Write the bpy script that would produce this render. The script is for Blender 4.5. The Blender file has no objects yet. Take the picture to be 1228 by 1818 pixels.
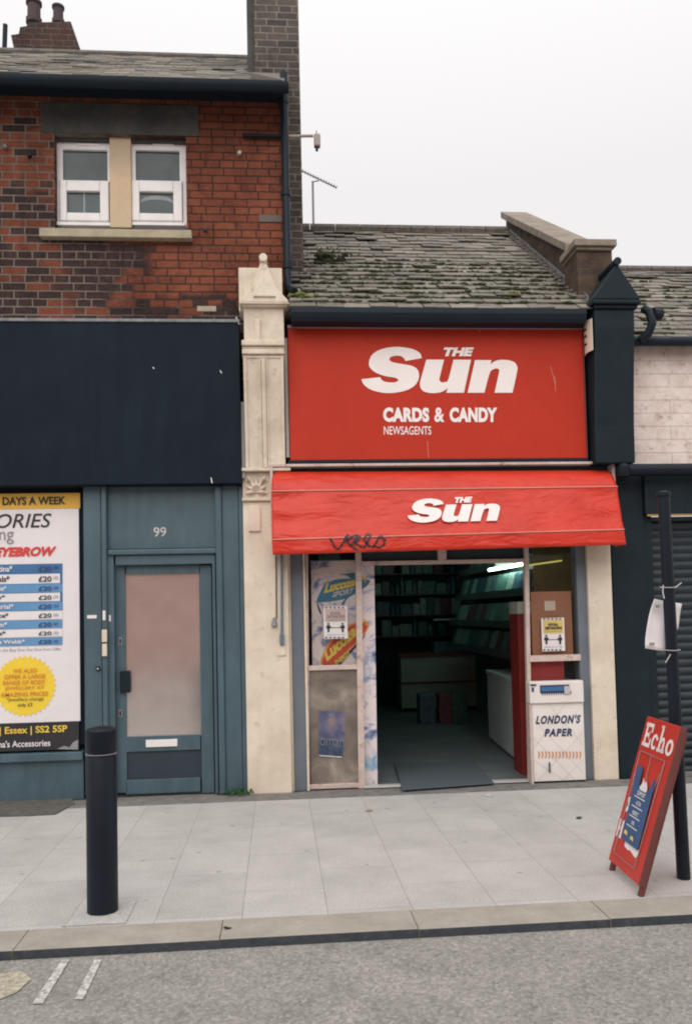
import bpy, bmesh, math, random
from math import radians, sin, cos, pi
from mathutils import Vector, Matrix
from mathutils.geometry import tessellate_polygon
random.seed(7)
S = bpy.context.scene
COL = S.collection

# ------------------------------------------------------------------ camera
PITCH, YAW, ROLL, CYP, FPX = 0.04793016, 0.08123641, -0.0227535, 1017.14, 1500.0
CAMD, CAMH = 7.7822, 1.6
_cp, _sp, _cy, _sy = cos(PITCH), sin(PITCH), cos(YAW), sin(YAW)
CF = Vector((_sy*_cp, _cy*_cp, _sp)); _R = Vector((_cy, -_sy, 0)); _U = _R.cross(CF)
CR = cos(ROLL)*_R + sin(ROLL)*_U; CU = -sin(ROLL)*_R + cos(ROLL)*_U
cam = bpy.data.objects.new('camera', bpy.data.cameras.new('camera')); COL.objects.link(cam)
m = Matrix((CR, CU, -CF)).transposed().to_4x4(); m.translation = Vector((0, -CAMD, CAMH)); cam.matrix_world = m
cam.data.sensor_fit = 'VERTICAL'; cam.data.sensor_height = 36; cam.data.lens = 36*FPX/1818
cam.data.shift_y = (CYP-909)/1818; cam.data.clip_end = 500; cam.data.clip_start = 0.05
S.camera = cam

# ------------------------------------------------------------------ world / sun / exposure
SUN_EL, SUN_AZ = radians(41), radians(215)
w = bpy.data.worlds.new('World'); S.world = w; w.use_nodes = True
nt = w.node_tree; nt.nodes.clear()
def wn(t, **k):
    n = nt.nodes.new(t)
    for a, b in k.items(): setattr(n, a, b)
    return n
out = wn('ShaderNodeOutputWorld'); b1 = wn('ShaderNodeBackground'); b2 = wn('ShaderNodeBackground'); mx = wn('ShaderNodeMixShader')
sky = wn('ShaderNodeTexSky', sky_type='NISHITA'); sky.sun_disc = False; sky.sun_elevation = SUN_EL; sky.sun_rotation = SUN_AZ
sky.dust_density = 4
tc = wn('ShaderNodeTexCoord'); sx = wn('ShaderNodeSeparateXYZ'); rp = wn('ShaderNodeValToRGB')
nt.links.new(tc.outputs['Generated'], sx.inputs[0]); nt.links.new(sx.outputs['Z'], rp.inputs[0])
rp.color_ramp.elements[0].position = 0.0; rp.color_ramp.elements[0].color = (.565, .548, .553, 1)
rp.color_ramp.elements[1].position = 1.0; rp.color_ramp.elements[1].color = (1, .985, .98, 1)
e = rp.color_ramp.elements.new(.45); e.color = (.575, .558, .563, 1)
e = rp.color_ramp.elements.new(.62); e.color = (.66, .65, .65, 1)
b1.inputs[1].default_value = .1; b2.inputs[1].default_value = 1.62
nt.links.new(sky.outputs[0], b1.inputs[0]); nt.links.new(rp.outputs[0], b2.inputs[0])
mx.inputs[0].default_value = .95
nt.links.new(b1.outputs[0], mx.inputs[1]); nt.links.new(b2.outputs[0], mx.inputs[2]); nt.links.new(mx.outputs[0], out.inputs[0])
sd = bpy.data.lights.new('sun', 'SUN'); sd.energy = 1.5; sd.angle = radians(60); sd.color = (1, .96, .9)
so = bpy.data.objects.new('sun', sd); COL.objects.link(so)
so.rotation_euler = Vector((.18, .80, -.72)).to_track_quat('-Z', 'Y').to_euler()
S.view_settings.view_transform = 'Standard'; S.view_settings.look = 'None'; S.view_settings.exposure = 0.0; S.view_settings.gamma = 1
S.cycles.pixel_filter_type = 'BLACKMAN_HARRIS'; S.cycles.filter_width = 2.0
S.cycles.max_bounces = 8

# ------------------------------------------------------------------ pixel -> place helpers (photograph pixels, real depths)
def ray(px, py): return CF + CR*((px-614)/FPX) - CU*((py-CYP)/FPX)
def P(px, py, Y=0.0):
    r = ray(px, py); t = (Y+CAMD)/r.y; return Vector((r.x*t, Y, CAMH+r.z*t))
def G(px, py, z=0.0):
    r = ray(px, py); t = (z-CAMH)/r.z; return Vector((r.x*t, -CAMD+r.y*t, z))
def R(a, b, c, d, Y):
    q = [P(a, b, Y), P(a, d, Y), P(c, b, Y), P(c, d, Y)]
    return (q[0].x+q[1].x)/2, (q[2].x+q[3].x)/2, (q[1].z+q[3].z)/2, (q[0].z+q[2].z)/2

# ------------------------------------------------------------------ materials
def lin(c):
    if isinstance(c, str):
        c = [int(c[i:i+2], 16)/255 for i in (0, 2, 4)]
        c = [x/12.92 if x < .04045 else ((x+.055)/1.055)**2.4 for x in c]
    return (*c, 1)
MATS = {}
class NM:
    def __init__(s, name):
        s.m = bpy.data.materials.new(name); s.m.use_nodes = True; s.t = s.m.node_tree
        s.b = s.t.nodes['Principled BSDF']; s.pos = s.n('ShaderNodeNewGeometry').outputs['Position']; MATS[name] = s.m
    def n(s, t, **k):
        n = s.t.nodes.new(t)
        for a, b in k.items(): setattr(n, a, b)
        return n
    def l(s, a, b): s.t.links.new(a, b)
    def noise(s, scale, detail=4, rough=.6, vec=None, dist=0):
        n = s.n('ShaderNodeTexNoise'); n.inputs['Scale'].default_value = scale; n.inputs['Detail'].default_value = detail
        n.inputs['Roughness'].default_value = rough; n.inputs['Distortion'].default_value = dist
        s.l(vec or s.pos, n.inputs['Vector']); return n.outputs['Fac']
    def ramp(s, fac, stops):
        r = s.n('ShaderNodeValToRGB'); el = r.color_ramp.elements
        while len(el) < len(stops): el.new(.5)
        for e, (p, c) in zip(el, stops): e.position = p; e.color = lin(c)
        s.l(fac, r.inputs[0]); return r.outputs[0]
    def mix(s, fac, a, b, mode='MIX'):
        x = s.n('ShaderNodeMix', data_type='RGBA', blend_type=mode)
        for v, i in ((fac, 0), (a, 6), (b, 7)):
            if hasattr(v, 'is_linked'): s.l(v, x.inputs[i])
            else: x.inputs[i].default_value = v if i == 0 else lin(v)
        return x.outputs[2]
    def math(s, op, a, b=0.0, c=None):
        x = s.n('ShaderNodeMath', operation=op)
        for i, v in enumerate((a, b) if c is None else (a, b, c)):
            if hasattr(v, 'is_linked'): s.l(v, x.inputs[i])
            else: x.inputs[i].default_value = v
        return x.outputs[0]
    def xyz(s, v=None):
        x = s.n('ShaderNodeSeparateXYZ'); s.l(v or s.pos, x.inputs[0]); return x.outputs
    def col(s, c): s.l(c, s.b.inputs['Base Color'])
    def bump(s, h, strength=.3, dist=.01):
        b = s.n('ShaderNodeBump'); b.inputs['Strength'].default_value = strength; b.inputs['Distance'].default_value = dist
        s.l(h, b.inputs['Height']); s.l(b.outputs[0], s.b.inputs['Normal'])
    def set(s, rough=.6, metal=0, spec=.5, **k):
        s.b.inputs['Roughness'].default_value = rough; s.b.inputs['Metallic'].default_value = metal
        s.b.inputs['Specular IOR Level'].default_value = spec
        for a, b in k.items(): s.b.inputs[a.replace('_', ' ')].default_value = b
        return s
GR = .5
def grain(M, c, amt=.35, scale=260):          # fine surface speckle
    g = M.noise(scale, 2, .7)
    g = M.n('ShaderNodeMapRange').outputs[0].node if False else g
    mr = M.n('ShaderNodeMapRange'); M.l(g, mr.inputs[0]); mr.inputs[1].default_value = .3; mr.inputs[2].default_value = .7
    mr.inputs[3].default_value = 1-amt; mr.inputs[4].default_value = 1+amt
    v = M.n('ShaderNodeVectorMath', operation='SCALE'); M.l(c, v.inputs[0]); M.l(mr.outputs[0], v.inputs['Scale']); return v.outputs[0]
def paint(name, c, c2=None, rough=.5, nscale=3, spec=.5, bump=.15, gr=.12, dirt=None, streak=0, sdark=.6, chip=None, cpos=.70, **k):
    M = NM(name).set(rough, spec=spec, **k)
    c2 = c2 or tuple(x*.78 for x in lin(c)[:3])
    col = M.ramp(M.noise(nscale, 6, .65), [(.3, c2), (.65, c)])
    if dirt:
        dm = M.ramp(M.noise(9, 8, .75), [(.56, (0, 0, 0)), (.68, (1, 1, 1))]); col = M.mix(dm, col, dirt)
    if streak:
        mp = M.n('ShaderNodeMapping'); mp.inputs['Scale'].default_value = (9, 9, 1.3); M.l(M.pos, mp.inputs[0])
        sn = M.noise(1.0, 6, .7, mp.outputs[0]); sf = M.ramp(sn, [(.42, (0, 0, 0)), (.72, (streak, streak, streak))])
        col = M.mix(sf, col, tuple(x*sdark for x in lin(c)[:3]))
    if chip:
        cf = M.ramp(M.noise(17, 9, .85), [(cpos, (0, 0, 0)), (cpos+.02, (1, 1, 1))]); col = M.mix(cf, col, chip)
    M.col(grain(M, col, gr)); M.bump(M.noise(60, 5, .6), bump, .004); return M.m

def brick_mat(name, red, dark, mortar, mdark=None, sooty=True, bw=.215, rh=.075, ms=.0075, mask=None):
    M = NM(name).set(.9, spec=.25)
    X, Y, Z = M.xyz()
    nn = M.n('ShaderNodeNewGeometry'); nx = M.xyz(nn.outputs['Normal'])
    side = M.math('GREATER_THAN', M.math('ABSOLUTE', nx[0]), .6)
    u = M.math('ADD', M.math('MULTIPLY', X, M.math('SUBTRACT', 1, side)), M.math('MULTIPLY', Y, side))
    cv = M.n('ShaderNodeCombineXYZ'); M.l(u, cv.inputs[0]); M.l(Z, cv.inputs[1])
    wob = M.n('ShaderNodeTexNoise'); wob.inputs['Scale'].default_value = 14; M.l(M.pos, wob.inputs['Vector'])
    dv = M.n('ShaderNodeVectorMath', operation='MULTIPLY_ADD'); M.l(wob.outputs['Color'], dv.inputs[0]); dv.inputs[1].default_value = (.007, .007, 0); M.l(cv.outputs[0], dv.inputs[2])
    br = M.n('ShaderNodeTexBrick'); M.l(dv.outputs[0], br.inputs['Vector']); br.offset = .5; br.squash = .62; br.squash_frequency = 3
    for k, v in (('Scale', 1), ('Brick Width', bw), ('Row Height', rh), ('Mortar Size', ms), ('Mortar Smooth', .25), ('Bias', 0)): br.inputs[k].default_value = v
    br.inputs['Color1'].default_value = (0, 0, 0, 1); br.inputs['Color2'].default_value = (1, 1, 1, 1); br.inputs['Mortar'].default_value = (.5, .5, .5, 1)
    rnd = br.outputs['Color']; fac = br.outputs['Fac']
    rc = M.ramp(rnd, [(0, red[0]), (.35, red[1]), (.7, red[2]), (1, red[3])])
    rc = M.mix(.55, rc, M.ramp(M.noise(30, 6, .7), [(.3, tuple(x*.55 for x in lin(red[1])[:3])), (.7, red[2])]))
    dc = M.ramp(M.noise(22, 6, .7), [(.3, dark[0]), (.7, dark[1])])
    big = M.noise(1.3, 5, .6)
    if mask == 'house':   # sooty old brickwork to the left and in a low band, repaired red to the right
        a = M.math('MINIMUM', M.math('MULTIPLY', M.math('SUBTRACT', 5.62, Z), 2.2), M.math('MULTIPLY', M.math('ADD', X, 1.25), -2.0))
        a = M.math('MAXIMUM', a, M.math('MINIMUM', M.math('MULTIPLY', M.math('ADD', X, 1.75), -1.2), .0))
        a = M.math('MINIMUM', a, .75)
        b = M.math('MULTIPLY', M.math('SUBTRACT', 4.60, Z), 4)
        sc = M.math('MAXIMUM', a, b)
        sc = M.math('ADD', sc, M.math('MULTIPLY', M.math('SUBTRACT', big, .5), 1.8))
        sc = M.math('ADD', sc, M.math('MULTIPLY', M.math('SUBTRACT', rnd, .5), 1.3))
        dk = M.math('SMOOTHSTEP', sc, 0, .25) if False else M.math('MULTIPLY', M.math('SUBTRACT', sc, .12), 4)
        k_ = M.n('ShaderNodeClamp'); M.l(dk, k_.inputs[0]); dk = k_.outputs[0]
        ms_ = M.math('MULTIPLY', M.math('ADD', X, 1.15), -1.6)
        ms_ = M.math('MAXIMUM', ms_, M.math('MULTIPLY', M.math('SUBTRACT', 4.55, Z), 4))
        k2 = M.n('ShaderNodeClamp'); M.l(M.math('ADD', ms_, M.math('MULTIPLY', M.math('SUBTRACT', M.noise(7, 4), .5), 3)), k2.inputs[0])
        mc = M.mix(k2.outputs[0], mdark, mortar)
    else:
        sc = M.math('ADD', M.math('MULTIPLY', M.math('SUBTRACT', big, .5), 2.0), M.math('MULTIPLY', M.math('SUBTRACT', rnd, .5), 1.2))
        k_ = M.n('ShaderNodeClamp'); M.l(M.math('ADD', sc, .1 if sooty else -.6), k_.inputs[0]); dk = k_.outputs[0]
        mc = M.ramp(M.noise(9), [(.35, mdark or mortar), (.65, mortar)])
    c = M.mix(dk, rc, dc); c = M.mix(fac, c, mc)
    so_ = M.ramp(M.noise(2.2, 8, .72, None, .6), [(.42, (1, 1, 1)), (.62, (.52, .50, .50))]); c = M.mix(.8, c, M.mix(1.0, c, so_, 'MULTIPLY'))
    M.col(grain(M, c, .18))
    h = M.math('SUBTRACT', M.math('MULTIPLY', M.noise(45, 6, .7), .5), fac)
    M.bump(h, .8, .008); return M.m

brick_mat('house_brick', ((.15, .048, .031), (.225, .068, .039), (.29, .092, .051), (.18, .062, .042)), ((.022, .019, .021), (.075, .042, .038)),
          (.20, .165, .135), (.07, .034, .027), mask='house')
brick_mat('stock_brick', ((.085, .078, .07), (.12, .103, .09), (.145, .12, .10), (.075, .068, .065)), ((.038, .038, .042), (.08, .07, .066)), (.26, .23, .21), (.2, .18, .16))
brick_mat('sooty_brick', ((.13, .08, .05), (.16, .10, .07), (.11, .07, .05), (.08, .06, .05)), ((.04, .038, .036), (.1, .08, .06)), (.13, .11, .09), (.08, .07, .06), bw=.22)
brick_mat('stack_brick', ((.10, .05, .04), (.08, .05, .045), (.13, .055, .042), (.07, .05, .05)), ((.05, .05, .055), (.09, .08, .085)), (.14, .13, .12), (.1, .09, .08))
brick_mat('opposite_brick', ((.66, .27, .20), (.7, .30, .22), (.72, .33, .25), (.64, .25, .19)), ((.55, .22, .17), (.64, .28, .21)), (.5, .4, .35), (.45, .35, .3), sooty=False)

def white_brick():
    M = NM('white_painted_brick').set(.75, spec=.3)
    X, Y, Z = M.xyz(); cv = M.n('ShaderNodeCombineXYZ'); M.l(X, cv.inputs[0]); M.l(Z, cv.inputs[1])
    br = M.n('ShaderNodeTexBrick'); M.l(cv.outputs[0], br.inputs['Vector'])
    for k, v in (('Scale', 1), ('Brick Width', .95), ('Row Height', .128), ('Mortar Size', .004), ('Mortar Smooth', .5)): br.inputs[k].default_value = v
    c = M.ramp(M.noise(5, 6, .7), [(.3, (.60, .49, .43)), (.6, (.82, .72, .67))])
    rust = M.ramp(M.noise(11, 7, .75), [(.54, (0, 0, 0)), (.70, (.85, .85, .85))]); c = M.mix(rust, c, (.30, .15, .09))
    c = M.mix(M.math('MULTIPLY', br.outputs['Fac'], M.noise(6)), c, (.30, .2, .15))
    M.col(grain(M, c, .08)); M.bump(M.math('SUBTRACT', M.math('MULTIPLY', M.noise(30), .4), br.outputs['Fac']), .5, .006)
white_brick()

def slate_mat():
    M = NM('slate').set(.75, spec=.35)
    at = M.n('ShaderNodeAttribute', attribute_name='tone'); c = M.ramp(at.outputs['Fac'], [(0, (.075, .069, .06)), (.5, (.165, .150, .128)), (1, (.34, .305, .255))])
    c = M.mix(.5, c, M.ramp(M.noise(16, 7, .75), [(.3, (.07, .066, .058)), (.55, (.22, .198, .168)), (.75, (.37, .335, .28))]))
    li = M.ramp(M.noise(6, 8, .8), [(.58, (0, 0, 0)), (.7, (.6, .6, .6))]); c = M.mix(li, c, (.2, .19, .10))
    M.col(grain(M, c, .2)); M.bump(M.noise(50, 6, .7), .5, .006)
slate_mat()

def ground_mats():
    M = NM('paving').set(.85, spec=.3)
    X, Y, Z = M.xyz()
    u = M.math('ADD', Y, 5.02); v = M.math('SUBTRACT', X, .2365)
    cv = M.n('ShaderNodeCombineXYZ'); M.l(u, cv.inputs[0]); M.l(v, cv.inputs[1])
    br = M.n('ShaderNodeTexBrick'); M.l(cv.outputs[0], br.inputs['Vector']); br.offset = .5
    for k, vv in (('Scale', 1), ('Brick Width', .75), ('Row Height', .457), ('Mortar Size', .0028), ('Mortar Smooth', .5), ('Bias', 0)): br.inputs[k].default_value = vv
    br.inputs['Color1'].default_value = (0, 0, 0, 1); br.inputs['Color2'].default_value = (1, 1, 1, 1)
    c = M.ramp(M.noise(2.5, 8, .7), [(.3, (.40, .383, .368)), (.7, (.55, .528, .508))])
    c = M.mix(.25, c, M.ramp(br.outputs['Color'], [(0, (.34, .325, .31)), (1, (.54, .52, .498))]))
    st = M.ramp(M.noise(14, 8, .8), [(.6, (0, 0, 0)), (.8, (.5, .5, .5))]); c = M.mix(st, c, (.26, .25, .24))
    gv = M.n('ShaderNodeTexVoronoi'); gv.inputs['Scale'].default_value = 5.5; gv.inputs['Randomness'].default_value = 1; M.l(M.pos, gv.inputs['Vector'])
    gm_ = M.math('MULTIPLY', M.math('LESS_THAN', gv.outputs['Distance'], .11), M.math('GREATER_THAN', M.xyz(gv.outputs['Color'])[0], .72)); c = M.mix(M.math('MULTIPLY', gm_, .45), c, (.2, .19, .18))
    c = M.mix(M.math('MULTIPLY', br.outputs['Fac'], M.math('MULTIPLY', M.noise(2.7, 5, .8), 1.1)), c, (.2, .175, .15))
    M.col(grain(M, c, .3, 120)); M.bump(M.math('SUBTRACT', M.math('MULTIPLY', M.noise(160, 3), .5), br.outputs['Fac']), .4, .003)
    M = NM('kerb_stone').set(.85, spec=.3)
    c = M.ramp(M.noise(4, 8, .75), [(.3, (.29, .262, .225)), (.7, (.42, .385, .335))])
    st = M.ramp(M.noise(10, 8, .8), [(.58, (0, 0, 0)), (.75, (.6, .6, .6))]); c = M.mix(st, c, (.2, .18, .15))
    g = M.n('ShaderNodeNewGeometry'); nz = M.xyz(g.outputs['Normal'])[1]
    dk = M.math('GREATER_THAN', M.math('MULTIPLY', nz, -1), .6); c = M.mix(M.math('MULTIPLY', dk, .97), c, M.ramp(M.noise(24, 8, .8), [(.35, (.03, .038, .05)), (.6, (.06, .07, .085)), (.72, (.2, .19, .17))]))   # mottled darker tone on the front face of the kerb
    M.col(grain(M, c, .2)); M.bump(M.noise(90, 4), .4, .004)
    M = NM('asphalt').set(.9, spec=.3)
    vo = M.n('ShaderNodeTexVoronoi'); vo.inputs['Scale'].default_value = 66; M.l(M.pos, vo.inputs['Vector'])
    c = M.ramp(vo.outputs['Color'], [(0, (.10, .097, .092)), (.5, (.285, .27, .243)), (1, (.56, .53, .47))])
    c = M.mix(.38, c, M.ramp(M.noise(26, 6, .75), [(.3, (.13, .127, .122)), (.5, (.26, .248, .23)), (.72, (.47, .445, .405))]))
    c = M.mix(.42, c, M.ramp(M.noise(3.0, 9, .8), [(.35, (.15, .147, .142)), (.65, (.37, .35, .322))]))
    M.col(grain(M, c, .25, 150)); M.bump(vo.outputs['Distance'], .6, .006)
    M = NM('step_stone').set(.85, spec=.3)
    c = M.ramp(M.noise(7, 8, .8), [(.3, (.12, .115, .105)), (.6, (.235, .225, .21)), (.75, (.33, .31, .29))]); M.col(grain(M, c, .2)); M.bump(M.noise(60, 5), .5, .006)
    M = NM('patch_asphalt').set(.9, spec=.3)
    c = M.ramp(M.noise(12, 8, .8), [(.3, (.07, .066, .058)), (.6, (.14, .13, .115)), (.75, (.33, .31, .28))]); M.col(grain(M, c, .2)); M.bump(M.noise(60, 5), .5, .006)
    for nme, cc in (('worn_white_line', (.74, .72, .68)), ('worn_yellow_line', (.58, .51, .34))):
        M = NM(nme).set(.85, spec=.3)
        c = M.mix(M.ramp(M.noise(26, 8, .85), [(.42, (0, 0, 0)), (.58, (.9, .9, .9))]), (.25, .24, .225), cc); M.col(grain(M, c, .2))
ground_mats()

paint('navy_board', (.0095, .0185, .030), (.0065, .0115, .020), rough=.65, nscale=1.2, spec=.14, streak=.7, sdark=.55, chip=(.07, .09, .11), cpos=.745, bump=.03, gr=.12)
paint('teal_paint', (.080, .138, .168), (.058, .104, .13), rough=.45, nscale=3, gr=.12, streak=.8, sdark=.62, chip=(.018, .026, .034), cpos=.72)
paint('dark_navy_panel', (.024, .042, .058), (.019, .034, .048), rough=.5, gr=.1)  # dark navy paint of the door's kick panel
paint('cream_paint', (.80, .71, .585), (.60, .50, .39), rough=.65, nscale=4, bump=.5, gr=.08, dirt=(.50, .43, .33), streak=.45, sdark=.6)
paint('cream_shaft', (.80, .71, .585), (.63, .54, .42), rough=.7, nscale=3, bump=.8, gr=.1, dirt=(.60, .51, .40), streak=.3, sdark=.7, chip=(.3, .26, .22), cpos=.76)
paint('cream_plaque', (.78, .66, .54), rough=.6)
paint('pier_black', (.0125, .024, .032), (.008, .0155, .022), rough=.6, nscale=4, spec=.2, streak=.6, gr=.2)
paint('cast_iron', (.0095, .0155, .026), (.0065, .011, .019), rough=.45, spec=.24, streak=.6, chip=(.04, .045, .05), cpos=.74, gr=.15)
paint('gutter_black', (.011, .020, .030), rough=.5, spec=.2, gr=.1)
paint('pvc_white', (.86, .84, .84), (.76, .73, .72), rough=.35, nscale=6, gr=.03)
paint('pvc_grey_edge', (.55, .52, .46), rough=.5)
paint('frame_pinkcream', (.66, .53, .48), (.5, .4, .36), rough=.6, nscale=8, dirt=(.28, .16, .13), gr=.08)
paint('frame_grey', (.165, .195, .23), (.125, .15, .185), rough=.45, gr=.08)
paint('stone_lintel', (.085, .085, .078), (.04, .046, .048), rough=.85, nscale=3.5, bump=.6, dirt=(.16, .10, .07), streak=.6, sdark=.5)
paint('stone_sill', (.46, .40, .29), (.34, .29, .2), rough=.85, nscale=9, bump=.5)
paint('stone_mullion', (.66, .50, .32), (.52, .42, .31), rough=.8, nscale=3, bump=.4)
paint('coping_stone', (.31, .255, .205), (.18, .15, .125), rough=.9, nscale=6, bump=.6, dirt=(.16, .14, .12))
paint('lead', (.26, .27, .29), (.13, .135, .15), rough=.6, nscale=12)
paint('render_grey', (.16, .14, .12), rough=.9)
paint('sign_red', (.52, .037, .016), (.46, .031, .014), rough=.55, spec=.22, nscale=1.2, gr=.06, bump=.02, streak=.45, sdark=.82)
paint('white_vinyl', (.90, .83, .81), (.86, .79, .77), rough=.5, gr=.03, bump=.02)
paint('alu_trim', (.32, .30, .32), rough=.4)
paint('steel_plate', (.6, .6, .6), rough=.3, metal=.5) if False else paint('steel_plate', (.58, .56, .55), rough=.35)
paint('paper_white', (.82, .78, .79), (.76, .72, .74), rough=.7, gr=.03)
paint('ink_black', (.025, .025, .03), rough=.6, gr=.02)
paint('ink_navy', (.03, .04, .12), rough=.6, gr=.02)
paint('ink_grey', (.30, .29, .30), rough=.6)
paint('poster_yellow', (.80, .47, .06), (.74, .42, .05), rough=.5, gr=.04)
paint('starburst_yellow', (.90, .66, .05), (.86, .58, .04), rough=.5, gr=.04)
paint('footer_yellow', (.88, .62, .08), rough=.5)
paint('ink_orange', (.72, .24, .04), rough=.5)
paint('ink_red', (.72, .05, .04), rough=.5)
paint('table_blue', (.13, .31, .55), (.10, .27, .5), rough=.5, gr=.05)
paint('table_deep_blue', (.05, .17, .38), rough=.5, gr=.05)
paint('ink_dark_blue', (.03, .07, .2), rough=.5)
paint('board_red', (.60, .045, .028), (.52, .035, .022), rough=.45, nscale=5, gr=.05)
paint('board_wood', (.17, .05, .045), rough=.7)
paint('flyer_blue', (.05, .12, .26), (.04, .095, .21), rough=.6)
paint('wire_grey', (.35, .30, .30), rough=.5)
paint('bin_white', (.82, .77, .74), (.74, .69, .65), rough=.45, nscale=5, gr=.04, dirt=None)
paint('rust', (.2, .08, .04), rough=.9)
paint('swoosh_teal', (.035, .22, .34), (.03, .17, .30), rough=.4)
paint('swoosh_dark', (.04, .06, .10), rough=.4)
paint('oval_red', (.66, .09, .05), rough=.4)
paint('oval_orange', (.85, .38, .12), rough=.4)
paint('letter_yellow', (.85, .68, .13), rough=.4)
paint('letter_silver', (.62, .60, .60), rough=.4)
paint('cardboard', (.42, .19, .115), (.36, .17, .105), rough=.85, nscale=2, gr=.05)
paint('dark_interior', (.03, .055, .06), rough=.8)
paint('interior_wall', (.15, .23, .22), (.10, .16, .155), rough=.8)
paint('interior_floor', (.17, .185, .195), (.11, .12, .135), rough=.5, nscale=2)
paint('counter_white', (.45, .46, .41), rough=.6)
paint('counter_trim', (.22, .05, .05), rough=.6)
paint('freezer_white', (.62, .66, .66), rough=.4)
paint('mat_grey', (.082, .105, .122), (.06, .08, .095), rough=.95, nscale=30, bump=.8, gr=.3)
paint('shelf_metal', (.12, .13, .13), rough=.5)
paint('olive_glow_card', (.55, .52, .24), (.34, .32, .15), rough=.6, nscale=8)
paint('stand_red', (.22, .02, .018), rough=.5)
paint('display_red', (.45, .035, .03), rough=.5)
paint('moss', (.075, .095, .04), (.028, .032, .018), rough=1, nscale=60, bump=1, gr=.4)
paint('lichen', (.22, .25, .075), (.1, .12, .04), rough=1, nscale=40, bump=1)
paint('leaf', (.045, .16, .05), (.03, .1, .035), rough=.7, gr=.2)
paint('string', (.75, .72, .7), rough=.7)
paint('graffiti', (.035, .028, .04), rough=.5)
paint('antenna_metal', (.3, .3, .3), rough=.5)
paint('fixture_beige', (.42, .34, .31), rough=.6)
paint('curtain', (.33, .36, .37), rough=.9, nscale=8)
paint('terracotta', (.10, .06, .06), (.06, .05, .06), rough=.9)
paint('yellow_strip', (.33, .2, .06), rough=.6)
paint('notice_pink', (.60, .44, .40), (.5, .4, .4), rough=.7, nscale=30)
paint('notice_yellow', (.80, .62, .18), rough=.7)
for i, c in enumerate(((.14, .28, .26), (.28, .42, .34), (.09, .17, .24), (.30, .34, .30), (.20, .08, .10), (.06, .18, .14), (.42, .52, .48))): paint('magazine_ink_%s' % 'abcdefg'[i], c, tuple(x*.35 for x in c), rough=.4, nscale=22, gr=.3)

def canvas_mat():
    M = NM('awning_canvas').set(.36, spec=.35)
    X, Y, Z = M.xyz()
    mp = M.n('ShaderNodeMapping'); mp.inputs['Rotation'].default_value = (0, .5, 0); mp.inputs['Scale'].default_value = (1.2, 1, 3.2); M.l(M.pos, mp.inputs[0])
    wr = M.noise(2.6, 3, .5, mp.outputs[0], 1.2)
    cr = M.n('ShaderNodeTexVoronoi', feature='DISTANCE_TO_EDGE'); cr.inputs['Scale'].default_value = 1.6; M.l(mp.outputs[0], cr.inputs['Vector'])
    c = M.ramp(M.noise(3, 6, .6), [(.3, (.54, .030, .015)), (.7, (.66, .044, .021))])
    fl = M.ramp(M.noise(38, 3, .6), [(.76, (0, 0, 0)), (.79, (1, 1, 1))]); c = M.mix(fl, c, (.78, .45, .4))
    M.col(c)
    edge = M.ramp(cr.outputs['Distance'], [(0, (1, 1, 1)), (.09, (0, 0, 0))])
    M.bump(M.math('ADD', wr, M.math('MULTIPLY', edge, .06)), .5, .035)
canvas_mat()
paint('canvas_seam', (.80, .32, .25), rough=.5)

def special():
    M = NM('icy_print').set(.35, spec=.5)
    n1 = M.noise(4.2, 6, .62, None, 1.6)
    c = M.ramp(n1, [(.32, (.05, .08, .22)), (.41, (.32, .38, .55)), (.48, (.78, .70, .72)), (.62, (.86, .75, .73)), (.8, (.6, .68, .8))])
    n2 = M.ramp(M.noise(2.6, 4, .5, None, .5), [(.62, (0, 0, 0)), (.72, (1, 1, 1))]); c = M.mix(n2, c, (.16, .42, .62))
    M.col(grain(M, c, .08))
    M = NM('frosted_glass').set(.13, metal=.75, spec=.5)
    M.col(M.ramp(M.noise(5, 4), [(.3, (.66, .60, .57)), (.7, (.76, .69, .66))])); M.bump(M.noise(220, 2), .06, .001)
    M = NM('dirty_film_glass').set(.5, spec=.6)
    c = M.ramp(M.noise(3.4, 5, .6, None, .8), [(.3, (.11, .095, .085)), (.55, (.21, .175, .145)), (.72, (.36, .31, .26))])
    M.col(grain(M, c, .15))
    M = NM('house_glass').set(.10, spec=.35)
    M.col(M.ramp(M.noise(3, 3), [(.3, (.035, .052, .058)), (.7, (.07, .10, .105))])); M.bump(M.noise(2, 2), .1, .02)
    M = NM('portrait_print').set(.5)
    c = M.ramp(M.noise(9, 4, .5), [(.35, (.07, .08, .16)), (.5, (.13, .13, .22)), (.68, (.26, .19, .18))]); M.col(c)
    M = NM('navy_print').set(.5); M.col(M.ramp(M.noise(20, 4, .5), [(.4, (.03, .05, .10)), (.7, (.08, .11, .17))]))
    # clear pane
    M = NM('clear_pane'); t = M.t; tr = M.n('ShaderNodeBsdfTransparent'); gl = M.n('ShaderNodeBsdfGlossy'); gl.inputs['Roughness'].default_value = .02
    fr = M.n('ShaderNodeFresnel'); fr.inputs[0].default_value = 1.5; mxs = M.n('ShaderNodeMixShader'); tr.inputs[0].default_value = (.97, .975, .97, 1)
    M.l(M.math('MULTIPLY', fr.outputs[0], .4), mxs.inputs[0]); M.l(tr.outputs[0], mxs.inputs[1]); M.l(gl.outputs[0], mxs.inputs[2])
    M.l(mxs.outputs[0], t.nodes['Material Output'].inputs[0])
    for nme, cc, st in (('tube_light', (.62, 1, .84), 13.0), ('fill_tube_light', (.5, 1, .85), 8), ('yellow_glow_bar', (.75, .68, .14), .55)):
        M = NM(nme); M.b.inputs['Emission Color'].default_value = (*cc, 1); M.b.inputs['Emission Strength'].default_value = st
    M = NM('shutter_steel').set(.45, spec=.5); M.col(grain(M, M.ramp(M.noise(5, 5), [(.3, (.009, .017, .024)), (.7, (.017, .029, .038))]), .15))
special()

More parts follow.
